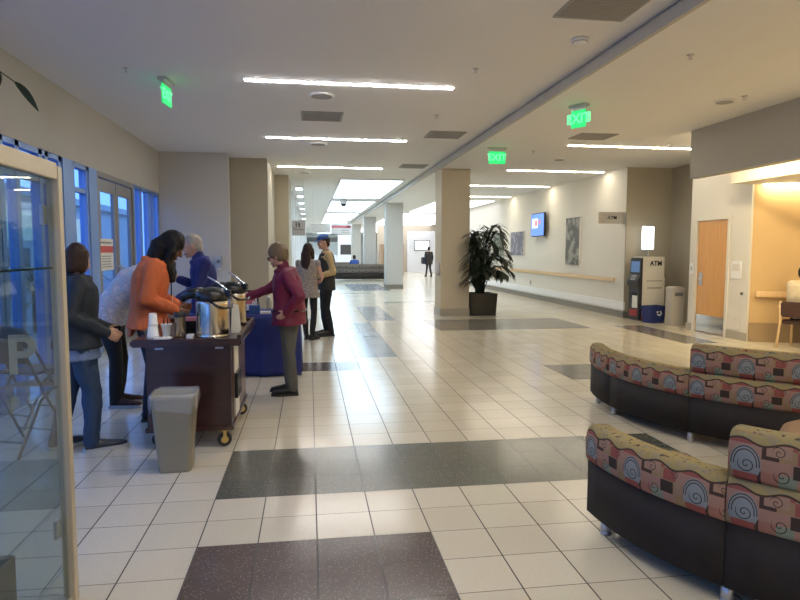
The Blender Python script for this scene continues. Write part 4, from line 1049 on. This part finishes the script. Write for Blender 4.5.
def person(label, loc, rz, h, pose=None, skin=None, fat=1.0, head=(0, 0), hair=None, top=None, legs=None, shoes=None, hand_curl=.5, extras=None, female=False):
    s = h/1.75; J = {k: V3(v) for k, v in DEF.items()}
    for k, v in (pose or {}).items(): J[k] = V3(v)
    J = {k: (v*s if not k.startswith('ha') else v) for k, v in J.items()}
    skin = skin or M_SKIN
    t = thing('person', label, 'person', loc, rz)
    sp = [J['pelvis'], J['waist'], J['chest'], J['neck']]
    def spine(u):                       # 0..3
        i = min(2, max(0, int(u))); f = u-i; a, b_ = sp[i], sp[i+1]
        # smooth (catmull)
        p0 = sp[i-1] if i else a-(b_-a); p3 = sp[i+2] if i < 2 else b_+(b_-a)
        c = ((2*a)+(b_-p0)*f+(2*p0-5*a+4*b_-p3)*f*f+(-p0+3*a-3*b_+p3)*f**3)*.5
        return c
    shv = (J['shR']-J['shL']).normalized(); hpv = (J['hipR']-J['hipL']).normalized()
    def torso(b, prof, grow=0.0):
        rings = []
        for (u, w, d) in prof:
            c = spine(u) if u >= 0 else sp[0]+(sp[1]-sp[0]).normalized()*u*.17*s*(1 if True else 0)
            tn = (spine(min(3, u+.1))-spine(max(0, u-.1))) if u >= 0 else (sp[1]-sp[0])
            if u < 0: c = sp[0]+V3((0, 0, 1))*u*.17*s
            sv = hpv.lerp(shv, min(1, max(0, u/2.2)))
            rings.append((c, w*s*fat+grow, d*s*fat+grow, sv, tn if tn.length > 1e-5 else (0, 0, 1)))
        loft(b, rings)
    base = [(-.55, .10, .08), (0, .160, .110), (.5, .150, .105), (1, .138, .100), (1.5, .150, .110), (2, .162, .115), (2.5, .168, .100), (2.8, .130, .075), (3, .06, .055)]
    # ---- body
    b = B(); torso(b, base)
    Hd = J['head']; yaw, pit = head
    HM = Matrix.Rotation(dg(yaw), 3, 'Z') @ Matrix.Rotation(-dg(pit), 3, 'X')
    def hp(x, y, z): return Hd+HM @ V3((x*s, y*s, z*s))
    HM4 = HM
    b.ball(Hd, .078*s, .098*s, .112*s, HM, 20, 14); b.ball(hp(0, .028, -.062), .056*s, .064*s, .056*s, HM)
    b.tube([hp(0, .088, .012), hp(0, .108, -.010), hp(0, .116, -.028)], [.010*s, .014*s, .015*s], 10)
    for q in (-1, 1):
        b.ball(hp(q*.078, -.005, -.008), .012*s, .022*s, .033*s, HM, 10, 8); b.ball(hp(q*.04, .068, -.03), .026*s, .026*s, .03*s, HM, 10, 8)
    b.ball(hp(0, .086, -.098), .022*s, .018*s, .016*s, HM, 10, 8); b.ball(hp(0, .095, -.062), .024*s, .012*s, .012*s, HM, 10, 8)
    limb(b, [J['neck']-V3((0, 0, .03*s)), hp(0, -.012, -.07)], [.058*s, .052*s])
    for S in 'RL':
        limb(b, [J['sh'+S], J['el'+S], J['wr'+S]], [.047*s, .037*s, .025*s])
        wr = J['wr'+S]; fd = (J['wr'+S]-J['el'+S]).normalized(); hd = J['ha'+S].normalized(); hd = (hd+fd*.5).normalized()
        inw = V3((-1 if S == 'R' else 1, 0, 0)); pn_ = (inw-hd*inw.dot(hd)); pn_ = pn_.normalized() if pn_.length > .1 else V3((0, 0, -1)); sd = hd.cross(pn_).normalized()
        if sd.y*1.0+sd.z*.5 < 0: sd = -sd
        pc = wr+hd*.05*s
        Mx = Matrix((sd, pn_, hd)).transposed()
        b.ball(pc, .040*s, .017*s, .055*s, Mx, 12, 8)
        for k, L in enumerate((.066, .076, .072, .056)):
            o_ = pc+hd*.036*s+sd*(.028-.0185*k)*s
            c1 = hand_curl*.8; k1 = o_+(hd*math.cos(c1)+pn_*math.sin(c1))*L*.52*s; c2 = hand_curl*2.0
            k2 = k1+(hd*math.cos(c2)+pn_*math.sin(c2))*L*.5*s
            limb(b, [o_, k1, k2], [.0095*s, .0088*s, .0078*s], 8)
        th0 = wr+hd*.022*s+sd*.030*s; th1 = th0+(sd*.75+hd*.6+pn_*.3).normalized()*.036*s; th2 = th1+(sd*.25+hd*.85+pn_*.45).normalized()*.032*s
        limb(b, [th0, th1, th2], [.013*s, .011*s, .0092*s], 8)
        limb(b, [J['hip'+S], J['kn'+S], J['an'+S]], [.075*s*fat, .050*s, .036*s])
        limb(b, [J['an'+S]-V3((0, 0, .02*s)), J['to'+S]], [.036*s, .026*s])
    remesh(b, 'body', skin, t, .0075*s, 3)
    for q in (-1, 1): B().ball(hp(q*.031, .089, .006), .0105*s, .007*s, .008*s, HM, 10, 8).build('eye', M_EYE, t, True)
    B().ball(hp(0, .104, -.062), .023*s, .007*s, .007*s, HM, 10, 8).build('lips', M_LIP, t, True)
    # ---- top garment
    if top:
        m = top['m']; g = top.get('g', .016)*s; hem = top.get('hem', -.35); b = B()
        prof = [(hem, .172+top.get('flare', 0), .122+top.get('flare', 0)*.8)] + ([(hem*.5, .170+top.get('flare', 0)*.6, .120+top.get('flare', 0)*.5)] if hem < 0 else []) + [(u, w, d) for (u, w, d) in base if u > max(hem, -.01)+.05 and u < 2.9]+[(2.9, .115, .085), (3.03, .080, .072)]
        if top.get('belly'): prof = [(u, w+top['belly']*.3*max(0, 1-abs(u-.7)/1.2), d+top['belly']*max(0, 1-abs(u-.7)/1.2)) for (u, w, d) in prof]
        torso(b, prof, g)
        sl = top.get('sleeve', 1.0); sr = top.get('sr', 1.0)
        for S in 'RL':
            a, e, w = J['sh'+S], J['el'+S], J['wr'+S]
            if sl >= 1: limb(b, [a, e, e.lerp(w, .93)], [.060*s*sr, .052*s*sr, .040*s*sr])
            elif sl > 0: limb(b, [a, a.lerp(e, sl)], [.060*s*sr, .054*s*sr])
            else: b.ball(a.lerp(V3((0, a.y, a.z)), .12), .058*s)
            if top.get('puff'): b.ball(a, .07*s)
        if top.get('collar'): limb(b, [J['neck']+V3((0, 0, -.01*s)), J['neck']+V3((0, .008, .03*s))], [.074*s, .070*s])
        if top.get('tail'): 
            p = J['pelvis']; loft(b, [(p+V3((0, -.10*s, .02)), .15*s, .05*s, (1, 0, 0), (0, 0, 1)), (p+V3((0, -.16*s, -.16*s)), .12*s, .022*s, (1, 0, 0), (0, 0, 1))])
        remesh(b, top.get('name', 'jacket'), m, t, .010, 3, top.get('w', .008), 11.0, loc[0]*7)
    if top and top.get('under'):
        b = B(); torso(b, [(-.85, .180, .130), (-.4, .176, .126), (0, .165, .115)], .006); remesh(b, 'shirt_tail', top['under'], t, .011, 2, .008, 14.0, 3)
    # ---- legs garment
    if legs:
        b = B(); lw = legs.get('w', 1.0); torso(b, [(-.6, .115, .09), (0, .166, .116), (.55, .155, .110)], .006)
        for S in 'RL':
            hi, kn, an = J['hip'+S], J['kn'+S], J['an'+S]
            limb(b, [hi, hi.lerp(kn, .5), kn, kn.lerp(an, .45), an+V3((0, 0, legs.get('hem', .0)))], [.092*s*fat*lw, .080*s*lw, .062*s*lw, .062*s*lw, .050*s*lw])
        remesh(b, 'trousers', legs['m'], t, .010, 3, legs.get('wr', .007), 12.0, loc[1]*5)
    if shoes:
        for S in 'RL':
            an, to = J['an'+S], J['to'+S]; d = V3((to.x-an.x, to.y-an.y, 0)); L = d.length; d.normalize(); q = V3((-d.y, d.x, 0)); zf = to.z-.03*s+an.z*0; zb = max(0, an.z-.085*s)
            A = V3((an.x, an.y, 0))-d*.055*s; E = V3((to.x, to.y, 0))+d*.075*s
            z0 = zb; z1 = max(0, zf)
            b = B(); sole = B()
            cs = [(0, .028, .085), (.15, .036, .088), (.35, .037, .080), (.6, .045, .058), (.82, .044, .045), (1.0, .022, .028)]
            rings = []
            for (f, w, hh) in cs:
                c = A.lerp(E, f)+V3((0, 0, z0+(z1-z0)*f+.020*s+hh*s*.5)); rings.append((c, w*s, hh*s*.5, q, d))
            loft(b, rings, 16); remesh(b, 'shoe', shoes['m'], t, .007, 3)
            rr = []
            for (f, w, hh) in [(-.02, .034, 0), (.15, .043, 0), (.35, .043, 0), (.6, .053, 0), (.82, .051, 0), (1.02, .028, 0)]:
                c = A.lerp(E, f)+V3((0, 0, z0+(z1-z0)*f)); rr.append((c, w*s))
            P = [c+q*w for c, w in rr]+[c-q*w for c, w in reversed(rr)]; n_ = len(P)
            sole.add([tuple(p) for p in P]+[tuple(p+V3((0, 0, .026*s))) for p in P], [tuple(reversed(range(n_))), tuple(range(n_, 2*n_))]+[(i, (i+1) % n_, n_+(i+1) % n_, n_+i) for i in range(n_)])
            sole.build('sole', shoes.get('sole', M_RUB), t)
    # ---- hair
    if hair:
        m = hair['m']; st = hair.get('s', 'short'); b = B(); k = hair.get('k', 1.0)
        b.ball(hp(0, -.026, .026), .086*s*k, .104*s*k, .112*s*k, HM, 20, 14)
        b.ball(hp(0, -.055, -.03), .074*s*k, .062*s*k, .070*s, HM, 14, 10)
        if st == 'bob':
            for q in (-1, 1): b.ball(hp(q*.066, -.012, -.035), .026*s, .055*s, .085*s, HM, 12, 10)
            b.ball(hp(0, -.06, -.06), .078*s, .05*s, .075*s, HM, 14, 10)
        if st == 'long':
            L = hair.get('L', .35)
            pts = [hp(0, -.06, .03), hp(0, -.085, -.08)]; e = pts[-1]+V3((0, -.03, -L*.55)); pts += [e, e+V3((0, .0, -L*.45))]
            sv = HM @ V3((1, 0, 0))
            loft(b, [(pts[0], .080*s, .055*s, sv, (0, 0, -1)), (pts[1], .092*s, .055*s, sv, (0, 0, -1)), (pts[2], .095*s, .045*s, sv, (0, 0, -1)), (pts[3], .055*s, .025*s, sv, (0, 0, -1))])
            for q in (-1, 1):
                b.tube([hp(q*.066, .01, .03), hp(q*.080, .015, -.05), hp(q*.085, .02, -.13), hp(q*.08, .03, -.13-L*.4)], [.030*s, .032*s, .034*s, .018*s], 12)
        if st == 'drape':      # long hair falling forward round a bowed face
            for q in (-1, 1):
                b.tube([hp(q*.060, .02, .05), hp(q*.085, .035, -.03), hp(q*.085, .05, -.12)], [.035*s, .042*s, .036*s], 12)
                e = hp(q*.085, .05, -.12); b.tube([e, e+V3((0, .03, -.11)), e+V3((-q*.02, .03, -.20))], [.036*s, .036*s, .014*s], 12)
            e = hp(0, -.08, -.06); b.tube([hp(0, -.05, .04), e, e+V3((0, -.05, -.12)), e+V3((0, -.04, -.24))], [.07*s, .095*s, .085*s, .03*s], 14)
        o = remesh(b, 'hair', m, t, .008, 2, .005, 26.0, loc[0]*3)
    if extras: extras(t, J, hp, HM, s)
    return t
M_HBLK = mat('black_hair', (.007, .006, .006), .6, spec=.3, var=.3, vscale=60, bump=.4, bscale=80); M_HBRN = mat('brown_hair', (.030, .015, .010), .55, spec=.3, var=.3, vscale=60, bump=.4, bscale=80)
M_HGRY = mat('grey_hair', (.36, .33, .28), .6, var=.25, vscale=50, bump=.4, bscale=80); M_HSAN = mat('sandy_hair', (.16, .11, .06), .6, var=.25, vscale=50, bump=.4, bscale=80)
M_DJKT = mat('dark_slate_jacket', (.013, .020, .030), .75, var=.15, bump=.2, bscale=30); M_JEAN = mat('blue_denim', (.028, .055, .11), .85, var=.35, vscale=9, bump=.2, bscale=90)
M_LBLUE = mat('pale_blue_shirt', (.14, .20, .34), .8); M_ORNG = mat('orange_knit', (.62, .155, .055), .9, var=.1, vscale=14, bump=.35, bscale=60)
M_NAVYT = mat('navy_trousers', (.012, .014, .026), .85); M_BLKT = mat('black_trousers', (.012, .012, .014), .85)
M_BLUES = mat('royal_blue_sweater', (.013, .020, .13), .85, bump=.2, bscale=60); M_MAROON = mat('maroon_jacket', (.15, .007, .038), .6, var=.12, bump=.15, bscale=30)
M_GREYT = mat('grey_trousers', (.085, .088, .085), .85, var=.1); M_FLOR = pattern_mat('floral_blouse', [(.36, .46, .56), (.48, .54, .58), (.62, .44, .46), (.32, .40, .48), (.66, .62, .62)], 22.0)
M_TWEED = pattern_mat('tweed_vest', [(.10, .08, .07), (.30, .25, .22), (.14, .11, .10), (.36, .32, .28)], 45.0); M_TAN = mat('tan_shirt', (.52, .40, .20), .8, bump=.2); M_BVEST = mat('black_vest', (.014, .018, .02), .6)
M_CREMS = mat('cream_shirt', (.50, .42, .30), .85, bump=.3, bscale=20); M_SHOEB = mat('black_shoe', (.012, .011, .011), .4); M_SOLEW = mat('pale_sole', (.45, .47, .50), .6)
M_REDSH = mat('brown_red_shoe', (.05, .018, .014), .6); M_SNEAK = mat('dark_sneaker', (.05, .06, .08), .7, var=.3, vscale=40)
R_ = lambda a: dg(a)
# helper: facing +x is rz -90, facing -x is rz +90

# 1 left figure in denim
person('person in a dark jacket and blue jeans standing next to the display case', (-1.74, 4.90, 0), R_(-58), 1.575,
       dict(elR=(.24, -.10, 1.16), elL=(-.20, .02, 1.15), wrR=(.17, .20, .99), wrL=(-.12, .26, 1.0), haR=(-.3, .8, -.5), haL=(.3, .8, -.5), neck=(0, .0, 1.47), head=(0, .035, 1.605),
            hipR=(.10, 0, .90), hipL=(-.10, 0, .90), knR=(.11, .08, .50), knL=(-.12, -.04, .49), anR=(.12, .06, .085), anL=(-.14, -.16, .085), toR=(.13, .26, .03), toL=(-.19, .04, .03)),
       fat=1.28, head=(38, 20), hair=dict(m=M_HBRN, s='bob', k=1.0), top=dict(m=M_DJKT, hem=-.3, g=.026, flare=.01, sr=1.25, collar=True, w=.012, under=M_LBLUE), legs=dict(m=M_JEAN, w=1.16, wr=.014), shoes=dict(m=M_SNEAK, sole=M_SOLEW))
# 2 bent figure in floral
person('person in a pale floral top and black trousers bending over behind the orange sweater', (-1.86, 6.28, 0), R_(-82), 1.66,
       dict(pelvis=(0, -.06, .94), waist=(0, .01, 1.09), chest=(0, .16, 1.26), neck=(0, .33, 1.34), head=(0, .48, 1.40), shR=(.18, .29, 1.29), shL=(-.18, .29, 1.29), elR=(.22, .38, 1.02), elL=(-.22, .36, 1.02),
            wrR=(.14, .56, .94), wrL=(-.14, .56, .94), haR=(0, 1, -.2), haL=(0, 1, -.2), hipR=(.09, -.06, .90), hipL=(-.09, -.06, .90), knR=(.10, .0, .49), knL=(-.10, .02, .49)),
       fat=1.26, head=(0, 45), hair=dict(m=M_HBLK), top=dict(m=M_FLOR, hem=-.25, g=.022, name='blouse', w=.012, sr=1.15), legs=dict(m=M_BLKT, w=1.12), shoes=dict(m=M_REDSH, sole=M_SOLEW))
# 3 orange sweater
def lanyard(t, J, hp, HM, s):
    B().tube([J['neck']+V3((.05, .06, .0)), J['chest']+V3((.05, .17, .06)), J['waist']+V3((.0, .20, .05)), J['chest']+V3((-.05, .17, .06)), J['neck']+V3((-.05, .06, 0))], .005, 6).build('lanyard', M_BLACK, t)
    B().box(-.03, .03, .185, .19, -.05, .02, T(0, J['waist'].y+.02, J['waist'].z+.03)).build('badge', M_PAPER, t)
person('person in an orange sweater with long black hair standing behind the coffee cart', (-1.43, 5.74, 0), R_(-76), 1.72,
       dict(neck=(0, .08, 1.46), chest=(0, .03, 1.28), head=(0, .22, 1.575), shR=(.19, .06, 1.40), shL=(-.19, .06, 1.40), elR=(.26, .0, 1.12), elL=(-.25, .05, 1.12), wrR=(.14, .23, 1.0), wrL=(-.1, .26, 1.03), haR=(-.2, 1, -.2), haL=(.2, 1, 0)),
       skin=M_SKIND, fat=1.14, head=(-8, 40), hair=dict(m=M_HBLK, s='drape', k=1.12), top=dict(m=M_ORNG, hem=-.45, g=.030, flare=.03, sr=1.35, name='sweater', tail=True, w=.012, puff=False), legs=dict(m=M_NAVYT, w=1.1), shoes=dict(m=M_SHOEB), extras=lanyard)
# 4 blue sweater
t4 = person('grey haired person in a royal blue sweater facing left, holding a paper cup', (-1.15, 7.0, 0), R_(100), 1.71,
       dict(neck=(0, .05, 1.46), head=(0, .12, 1.60), elR=(.24, .02, 1.14), elL=(-.24, .06, 1.14), wrR=(.17, .28, 1.22), wrL=(-.2, .28, 1.02), haR=(-.2, .7, .4), haL=(.3, 1, 0)),
       fat=1.06, head=(0, 18), hair=dict(m=M_HGRY), top=dict(m=M_BLUES, hem=-.4, g=.022, sr=1.2, name='sweater', collar=True, w=.01), legs=dict(m=M_NAVYT), shoes=dict(m=M_SHOEB))
# cup in hand
p_ = Matrix.Translation((-1.15, 7.0, 0)) @ RZ(R_(100)) @ V3((.13, .37, 1.20))
c_ = B().lathe([(.026, -.045), (.036, .05), (.038, .05), (.032, .045), (.024, -.04), (0, -.04)], n=16).build('paper_cup', M_FOAM, None, True); c_.location = p_
tag(c_, 'white paper cup held by the person in the royal blue sweater', 'cup')
# 5 seated head behind the urns, on a chair
def specs(t, J, hp, HM, s):
    b = B()
    for q in (-1, 1):
        b.tube([hp(q*.055, .098, .005), hp(q*.08, .05, .008), hp(q*.082, -.02, .004)], .0035, 6)
        b.tube([hp(q*.032+.024*math.cos(a*PI/5), .106, .003+.018*math.sin(a*PI/5)) for a in range(11)], .0022, 5)
    b.build('spectacles', M_BLACK, t)
SEAT = dict(pelvis=(0, 0, .56), waist=(0, -.02, .70), chest=(0, .02, .90), neck=(0, .08, 1.07), head=(0, .14, 1.21), shR=(.18, .06, 1.01), shL=(-.18, .06, 1.01), elR=(.23, .12, .77), elL=(-.23, .12, .77), wrR=(.14, .36, .80), wrL=(-.14, .36, .80), haR=(-.2, 1, 0), haL=(.2, 1, 0),
            hipR=(.09, .02, .54), hipL=(-.09, .02, .54), knR=(.11, .42, .52), knL=(-.11, .42, .52), anR=(.11, .42, .085), anL=(-.11, .42, .085), toR=(.13, .56, .03), toL=(-.13, .56, .03))
person('seated grey haired person with glasses, head showing above the front airpot', (-1.52, 9.02, 0), R_(-150), 1.74, SEAT, fat=1.1, head=(0, 20), hair=dict(m=M_HGRY), extras=specs,
       top=dict(m=M_LBLUE, hem=-.1, g=.02, name='shirt'), legs=dict(m=M_NAVYT), shoes=dict(m=M_SHOEB))
folding_chair(-1.66, 9.04, R_(-145), 'dark folding chair under the seated grey haired person')
# 6 maroon jacket
def mar(t, J, hp, HM, s):
    specs(t, J, hp, HM, s)
    b = B(); b.tube([J['pelvis']+V3((-.21*math.cos(a), .18*math.sin(a), .05)) for a in [k*2*PI/20 for k in range(21)]], .010, 6); b.build('waist_pack_belt', M_BLACK, t)
person('person in a maroon jacket and grey trousers reaching to the coffee cart', (-.215, 6.56, 0), R_(84), 1.585,
       dict(neck=(0, .05, 1.47), head=(0, .13, 1.615), chest=(0, .02, 1.28), shR=(.19, .04, 1.40), shL=(-.19, .0, 1.40), elR=(.20, .26, 1.22), wrR=(.20, .50, 1.13), haR=(0, 1, -.1), elL=(-.29, -.16, 1.16), wrL=(-.25, .0, .97), haL=(.15, .8, -.35),
            anR=(.09, .01, .085), anL=(-.10, -.05, .085), toR=(.10, .17, .03), toL=(-.12, .12, .03), knR=(.09, .02, .49), knL=(-.10, .0, .49)),
       fat=1.26, head=(-6, 22), hair=dict(m=M_HSAN, k=1.13), top=dict(m=M_MAROON, hem=-.62, g=.026, flare=.02, sr=1.25, collar=True, belly=.03, w=.012), legs=dict(m=M_GREYT, w=1.18, wr=.008), shoes=dict(m=M_SHOEB), extras=mar)
# 7 woman with long hair
person('person with long brown hair in a tweed vest and black leggings seen from behind', (-.02, 10.52, 0), R_(-20), 1.63,
       dict(elR=(.25, .02, 1.14), wrR=(.16, .22, 1.06), haR=(-.5, .8, 0), elL=(-.25, .04, 1.14), wrL=(-.14, .24, 1.08), anR=(.07, -.02, .085), anL=(-.07, .06, .085), toR=(.10, .15, .03), toL=(-.10, .22, .03)),
       fat=.98, head=(-10, 10), hair=dict(m=M_HBRN, s='long', L=.30), top=dict(m=M_TWEED, hem=-.9, g=.022, flare=.025, sleeve=.12, name='vest', w=.004), legs=dict(m=M_BLKT, w=.92), shoes=dict(m=M_SHOEB))
# 8 man with cap and vest
M_CAP = mat('blue_cap', (.045, .12, .38), .8)
def cap(t, J, hp, HM, s):
    b = B(); M = T(*hp(0, -.01, .055)) @ HM.to_4x4()
    b.lathe([(.094*s, 0), (.092*s, .03*s), (.078*s, .062*s), (.045*s, .08*s), (0, .085*s)], n=24, sy=1.12, M=M); b.build('cap', M_CAP, t, True)
    b = B(); b.prism([(.075*s*math.cos(a), .085*s+.085*s*math.sin(a)) for a in [PI*k/10 for k in range(11)]], .0, .008, M @ Matrix.Rotation(-.2, 4, 'X')); b.build('cap_visor', M_CAP, t)
def vest(t, J, hp, HM, s): cap(t, J, hp, HM, s)
mv = person('person in a blue cap, tan shirt and black vest facing the long haired person', (.30, 11.05, 0), R_(100), 1.79,
       dict(elR=(.26, .02, 1.14), elL=(-.27, -.06, 1.12), wrR=(.16, .24, 1.06), wrL=(-.17, .19, 1.04), haR=(-.5, .8, 0), haL=(.5, .8, 0), head=(0, .05, 1.63), anR=(.11, -.02, .085), anL=(-.12, -.05, .085)),
       fat=1.08, head=(6, 12), hair=dict(m=M_HBRN, k=.97), top=dict(m=M_TAN, hem=-.2, g=.010, name='shirt', sr=1.1), legs=dict(m=M_BLKT, w=1.1), shoes=dict(m=M_SHOEB), extras=cap)
b = B(); s_ = 1.79/1.75
loft(b, [(V3((0, 0, .80))*s_, .20, .155, (1, 0, 0), (0, 0, 1)), (V3((0, 0, .95))*s_, .205, .155, (1, 0, 0), (0, 0, 1)), (V3((0, 0, 1.10))*s_, .19, .145, (1, 0, 0), (0, 0, 1)), (V3((0, 0, 1.30))*s_, .20, .150, (1, 0, 0), (0, 0, 1)), (V3((0, -.005, 1.42))*s_, .165, .12, (1, 0, 0), (0, 0, 1)), (V3((0, -.01, 1.465))*s_, .105, .085, (1, 0, 0), (0, 0, 1))])
remesh(b, 'vest', M_BVEST, mv, .010, 3, .006, 10.0, 2)
# 9 walker far away
M_DCOAT = mat('dark_coat', (.02, .018, .016), .8)
def bag(t, J, hp, HM, s): B().box(-.42, -.26, -.15, .18, .75, 1.15).build('shoulder_bag', M_BLACK, t, bevel=.03)
person('person in a dark coat walking in the far right hall with a bag', (6.95, 35.6, 0), R_(10), 1.75, dict(anR=(.1, -.2, .1), toR=(.1, -.05, .03), knR=(.1, .02, .5), anL=(-.1, .15, .085), toL=(-.1, .32, .03)), fat=1.1, hair=dict(m=M_HBLK), top=dict(m=M_DCOAT, hem=-1.2, g=.03, flare=.02, name='coat', sr=1.2), legs=dict(m=M_BLKT), shoes=dict(m=M_SHOEB), extras=bag)
# 10 far seated in blue on the far bench
S2 = {k: v for k, v in SEAT.items()}
person('person in a blue jacket seated on a bench in the far hall', (2.45, 33.50, -.06), R_(10), 1.75, S2, fat=1.1, hair=dict(m=M_HBLK), top=dict(m=mat('blue_jacket', (.03, .08, .30), .8), hem=-.1, g=.03, sr=1.2), legs=dict(m=M_BLKT), shoes=dict(m=M_SHOEB))
# 11 right edge seated
M_CUSH = mat('dark_cushion', (.05, .02, .015), .7)
def armchair(x, y, rz, label):
    t = thing('wooden_chair', label, 'chair', (x, y, 0), rz)
    for s in (-1, 1):
        b = B(); b.tube([(s*.27, .27, 0), (s*.26, .25, .64)], .018, 10); b.build('leg', M_MAPLE, t, True)
        b = B(); b.tube([(s*.27, -.34, 0), (s*.26, -.24, .42), (s*.25, -.29, .74)], .018, 10); b.build('leg', M_MAPLE, t, True)
        B().box(s*.27-.025, s*.27+.025, -.28, .29, .64, .67).build('armrest', M_MAPLE, t, bevel=.006)
    B().box(-.25, .25, -.25, .27, .38, .45).build('seat', M_CUSH, t, bevel=.02)
    B().box(-.24, .24, -.045, .02, .50, .74, T(0, -.26, 0) @ T(0, 0, .48) @ Matrix.Rotation(.13, 4, 'X') @ T(0, 0, -.48)).build('backrest', M_CUSH, t, bevel=.02)
    return t
armchair(7.70, 8.58, R_(-60), 'maple chair with a dark cushion at the right edge under the seated person')
person('person in a cream shirt seated at the right edge beside the ochre wall', (7.70, 8.60, 0), R_(-60), 1.70, dict(SEAT, pelvis=(0, -.04, .55), waist=(0, -.10, .70), chest=(0, -.10, .90), neck=(0, -.06, 1.07), head=(0, -.06, 1.21), shR=(.18, -.07, 1.01), shL=(-.18, -.07, 1.01)), skin=M_SKIND, fat=1.2, head=(0, 20), hair=dict(m=M_HBLK), top=dict(m=M_CREMS, hem=.0, g=.03, sr=1.3, name='shirt', w=.015), legs=dict(m=M_BLKT), shoes=dict(m=M_SHOEB))
# ================================================================== far hall
M_DKW = mat('dark_grille', (.06, .055, .05), .6)
M_BRIGHTP = mat('far_white_panel', (.78, .80, .84), .5)
# far right wall portion with openings behind the walking person
t = thing('kiosk_panel', 'tall white panel with a lit screen behind the walking person', 'panel', (7.9, 43.0, 0))
B().box(-1.0, 2.0, 0, .4, 0, 2.9).build('panel', M_BRIGHTP, t); B().box(-.55, .55, -.06, 0, 1.55, 2.25).build('bezel', M_BLACK, t); B().box(-.5, .5, -.07, -.06, 1.6, 2.2).build('screen', M_LBOX, t)
t = thing('kiosk_panel', 'narrow tall white pillar panel left of the lit screen in the far hall', 'panel', (5.9, 41.0, 0))
B().box(-.25, .25, 0, .5, 0, 2.9).build('panel', M_BRIGHTP, t)
b = B(); [b.box(-.08, .08, -.02, 0, 2.0-k*.35, 2.12-k*.35) for k in range(3)]; b.build('sign_lines', M_DKW, t)
b = B(); b.box(4.9, 11, 44.5, 44.8, 0, 3.4); struct(b.build('wall_far_right', mat('far_tan_wall', (.60, .52, .42), .7)))
t = thing('dark_cabinet', 'dark tall cabinet standing left of the narrow white pillar', 'cabinet', (5.25, 43.2, 0)); B().box(-.35, .35, 0, .5, 0, 1.5).build('body', M_DKW, t); B().box(-.3, .3, -.02, 0, .1, 1.4).build('door', M_BLACK, t)
t = thing('vending_machine', 'tan lit machine between the far columns', 'machine', (4.9, 36.5, 0)); B().box(-.7, .7, 0, .8, 0, 1.9).build('cabinet', mat('tan_machine', (.42, .28, .18), .5), t); B().box(-.5, .1, -.03, 0, .6, 1.6).build('window', M_DKW, t)
# reception end, left side
t = thing('reception_counter', 'white reception counter under a dark beam at the end of the hall', 'counter', (1.4, 58, 0))
B().box(-1.9, 1.6, 0, .9, 0, 1.1).build('counter', M_BRIGHTP, t); B().box(-1.6, 1.7, -.05, .9, 2.35, 2.75).build('beam', M_DKW, t); B().box(1.4, 1.7, 0, .3, 0, 2.35).build('post', M_DKW, t); B().box(-1.6, -1.4, 0, .3, 0, 2.35).build('post', M_DKW, t)
t = thing('display_board', 'white display board beside the far reception counter', 'board', (3.4, 50, 0)); B().box(-1.1, .2, 0, .3, 0, 2.8).build('panel', M_BRIGHTP, t); B().box(-.9, .0, -.02, 0, 1.2, 2.0).build('screen', M_DKW, t)
# pilasters and pictures along the far left wall
for k, y in enumerate((21.5, 25, 29, 33)):
    b = B(); b.box(-.62, -.50, y, y+.5, 0, ZL); struct(b.build('wall_left_pier', M_WHITE))
# small black hooks on the far beam
# ================================================================== outside
M_PAVE = mat('pavement', (.25, .25, .26), .8, var=.1, vscale=2)
struct(B().box(-60, -3.2, -30, 80, -.25, -.05).build('ground_outside', M_PAVE))
M_LITW = mat('lit_office_window', (.5, .5, .4), emit=(.50, .58, .42), es=.75)
M_FAC = mat('facade_panels', (.50, .55, .50), .8, var=.1, vscale=.6)
t = thing('outside_building', 'pale building seen through the blue windows', 'building', (-11, 0, 0))
b = B(); b.box(-3, 0, -10, 40, -.05, 3.6); b.build('wall', M_FAC, t)
b = B(); b.box(-3.2, .3, -10, 40, 3.6, 3.9); b.build('roof', M_FAC, t)
for k in range(8):
    B().box(0, .03, -6+k*5, -3.6+k*5, .3, 1.6).build('window', M_DKW, t); B().box(0, .03, -6+k*5, -2.6+k*5, 1.9, 3.0).build('lit_window', M_LITW, t)
random.seed(9)
for k, (x, y, hh) in enumerate(((-5.4, 8.2, 1.5), (-5.7, 10.2, 1.7), (-5.2, 12.6, 1.5), (-5.3, 14.8, 1.6), (-5.8, 17.2, 1.7))):
    t = thing('shrub', ['spiky dark shrub outside, nearest the left edge window', 'spiky dark shrub outside behind the first one', 'spiky dark shrub outside seen through the glass doors', 'spiky dark shrub outside beyond the glass doors', 'spiky dark shrub farthest outside the windows'][k], 'shrub', (x, y, -.05))
    B().tube([(0, 0, 0), (0, 0, hh*.6)], .05).build('trunk', M_MAHOG, t); b = B()
    for q in range(60):
        a = random.uniform(0, 2*PI); e = random.uniform(-.2, 1.3); leaf_blade(b, (0, 0, hh*random.uniform(.4, .65)), (math.cos(a)*math.cos(e), math.sin(a)*math.cos(e), math.sin(e)), hh*random.uniform(.4, .6), .03, .4, 5)
    b.build('foliage', M_LEAF, t, True, fix=False)
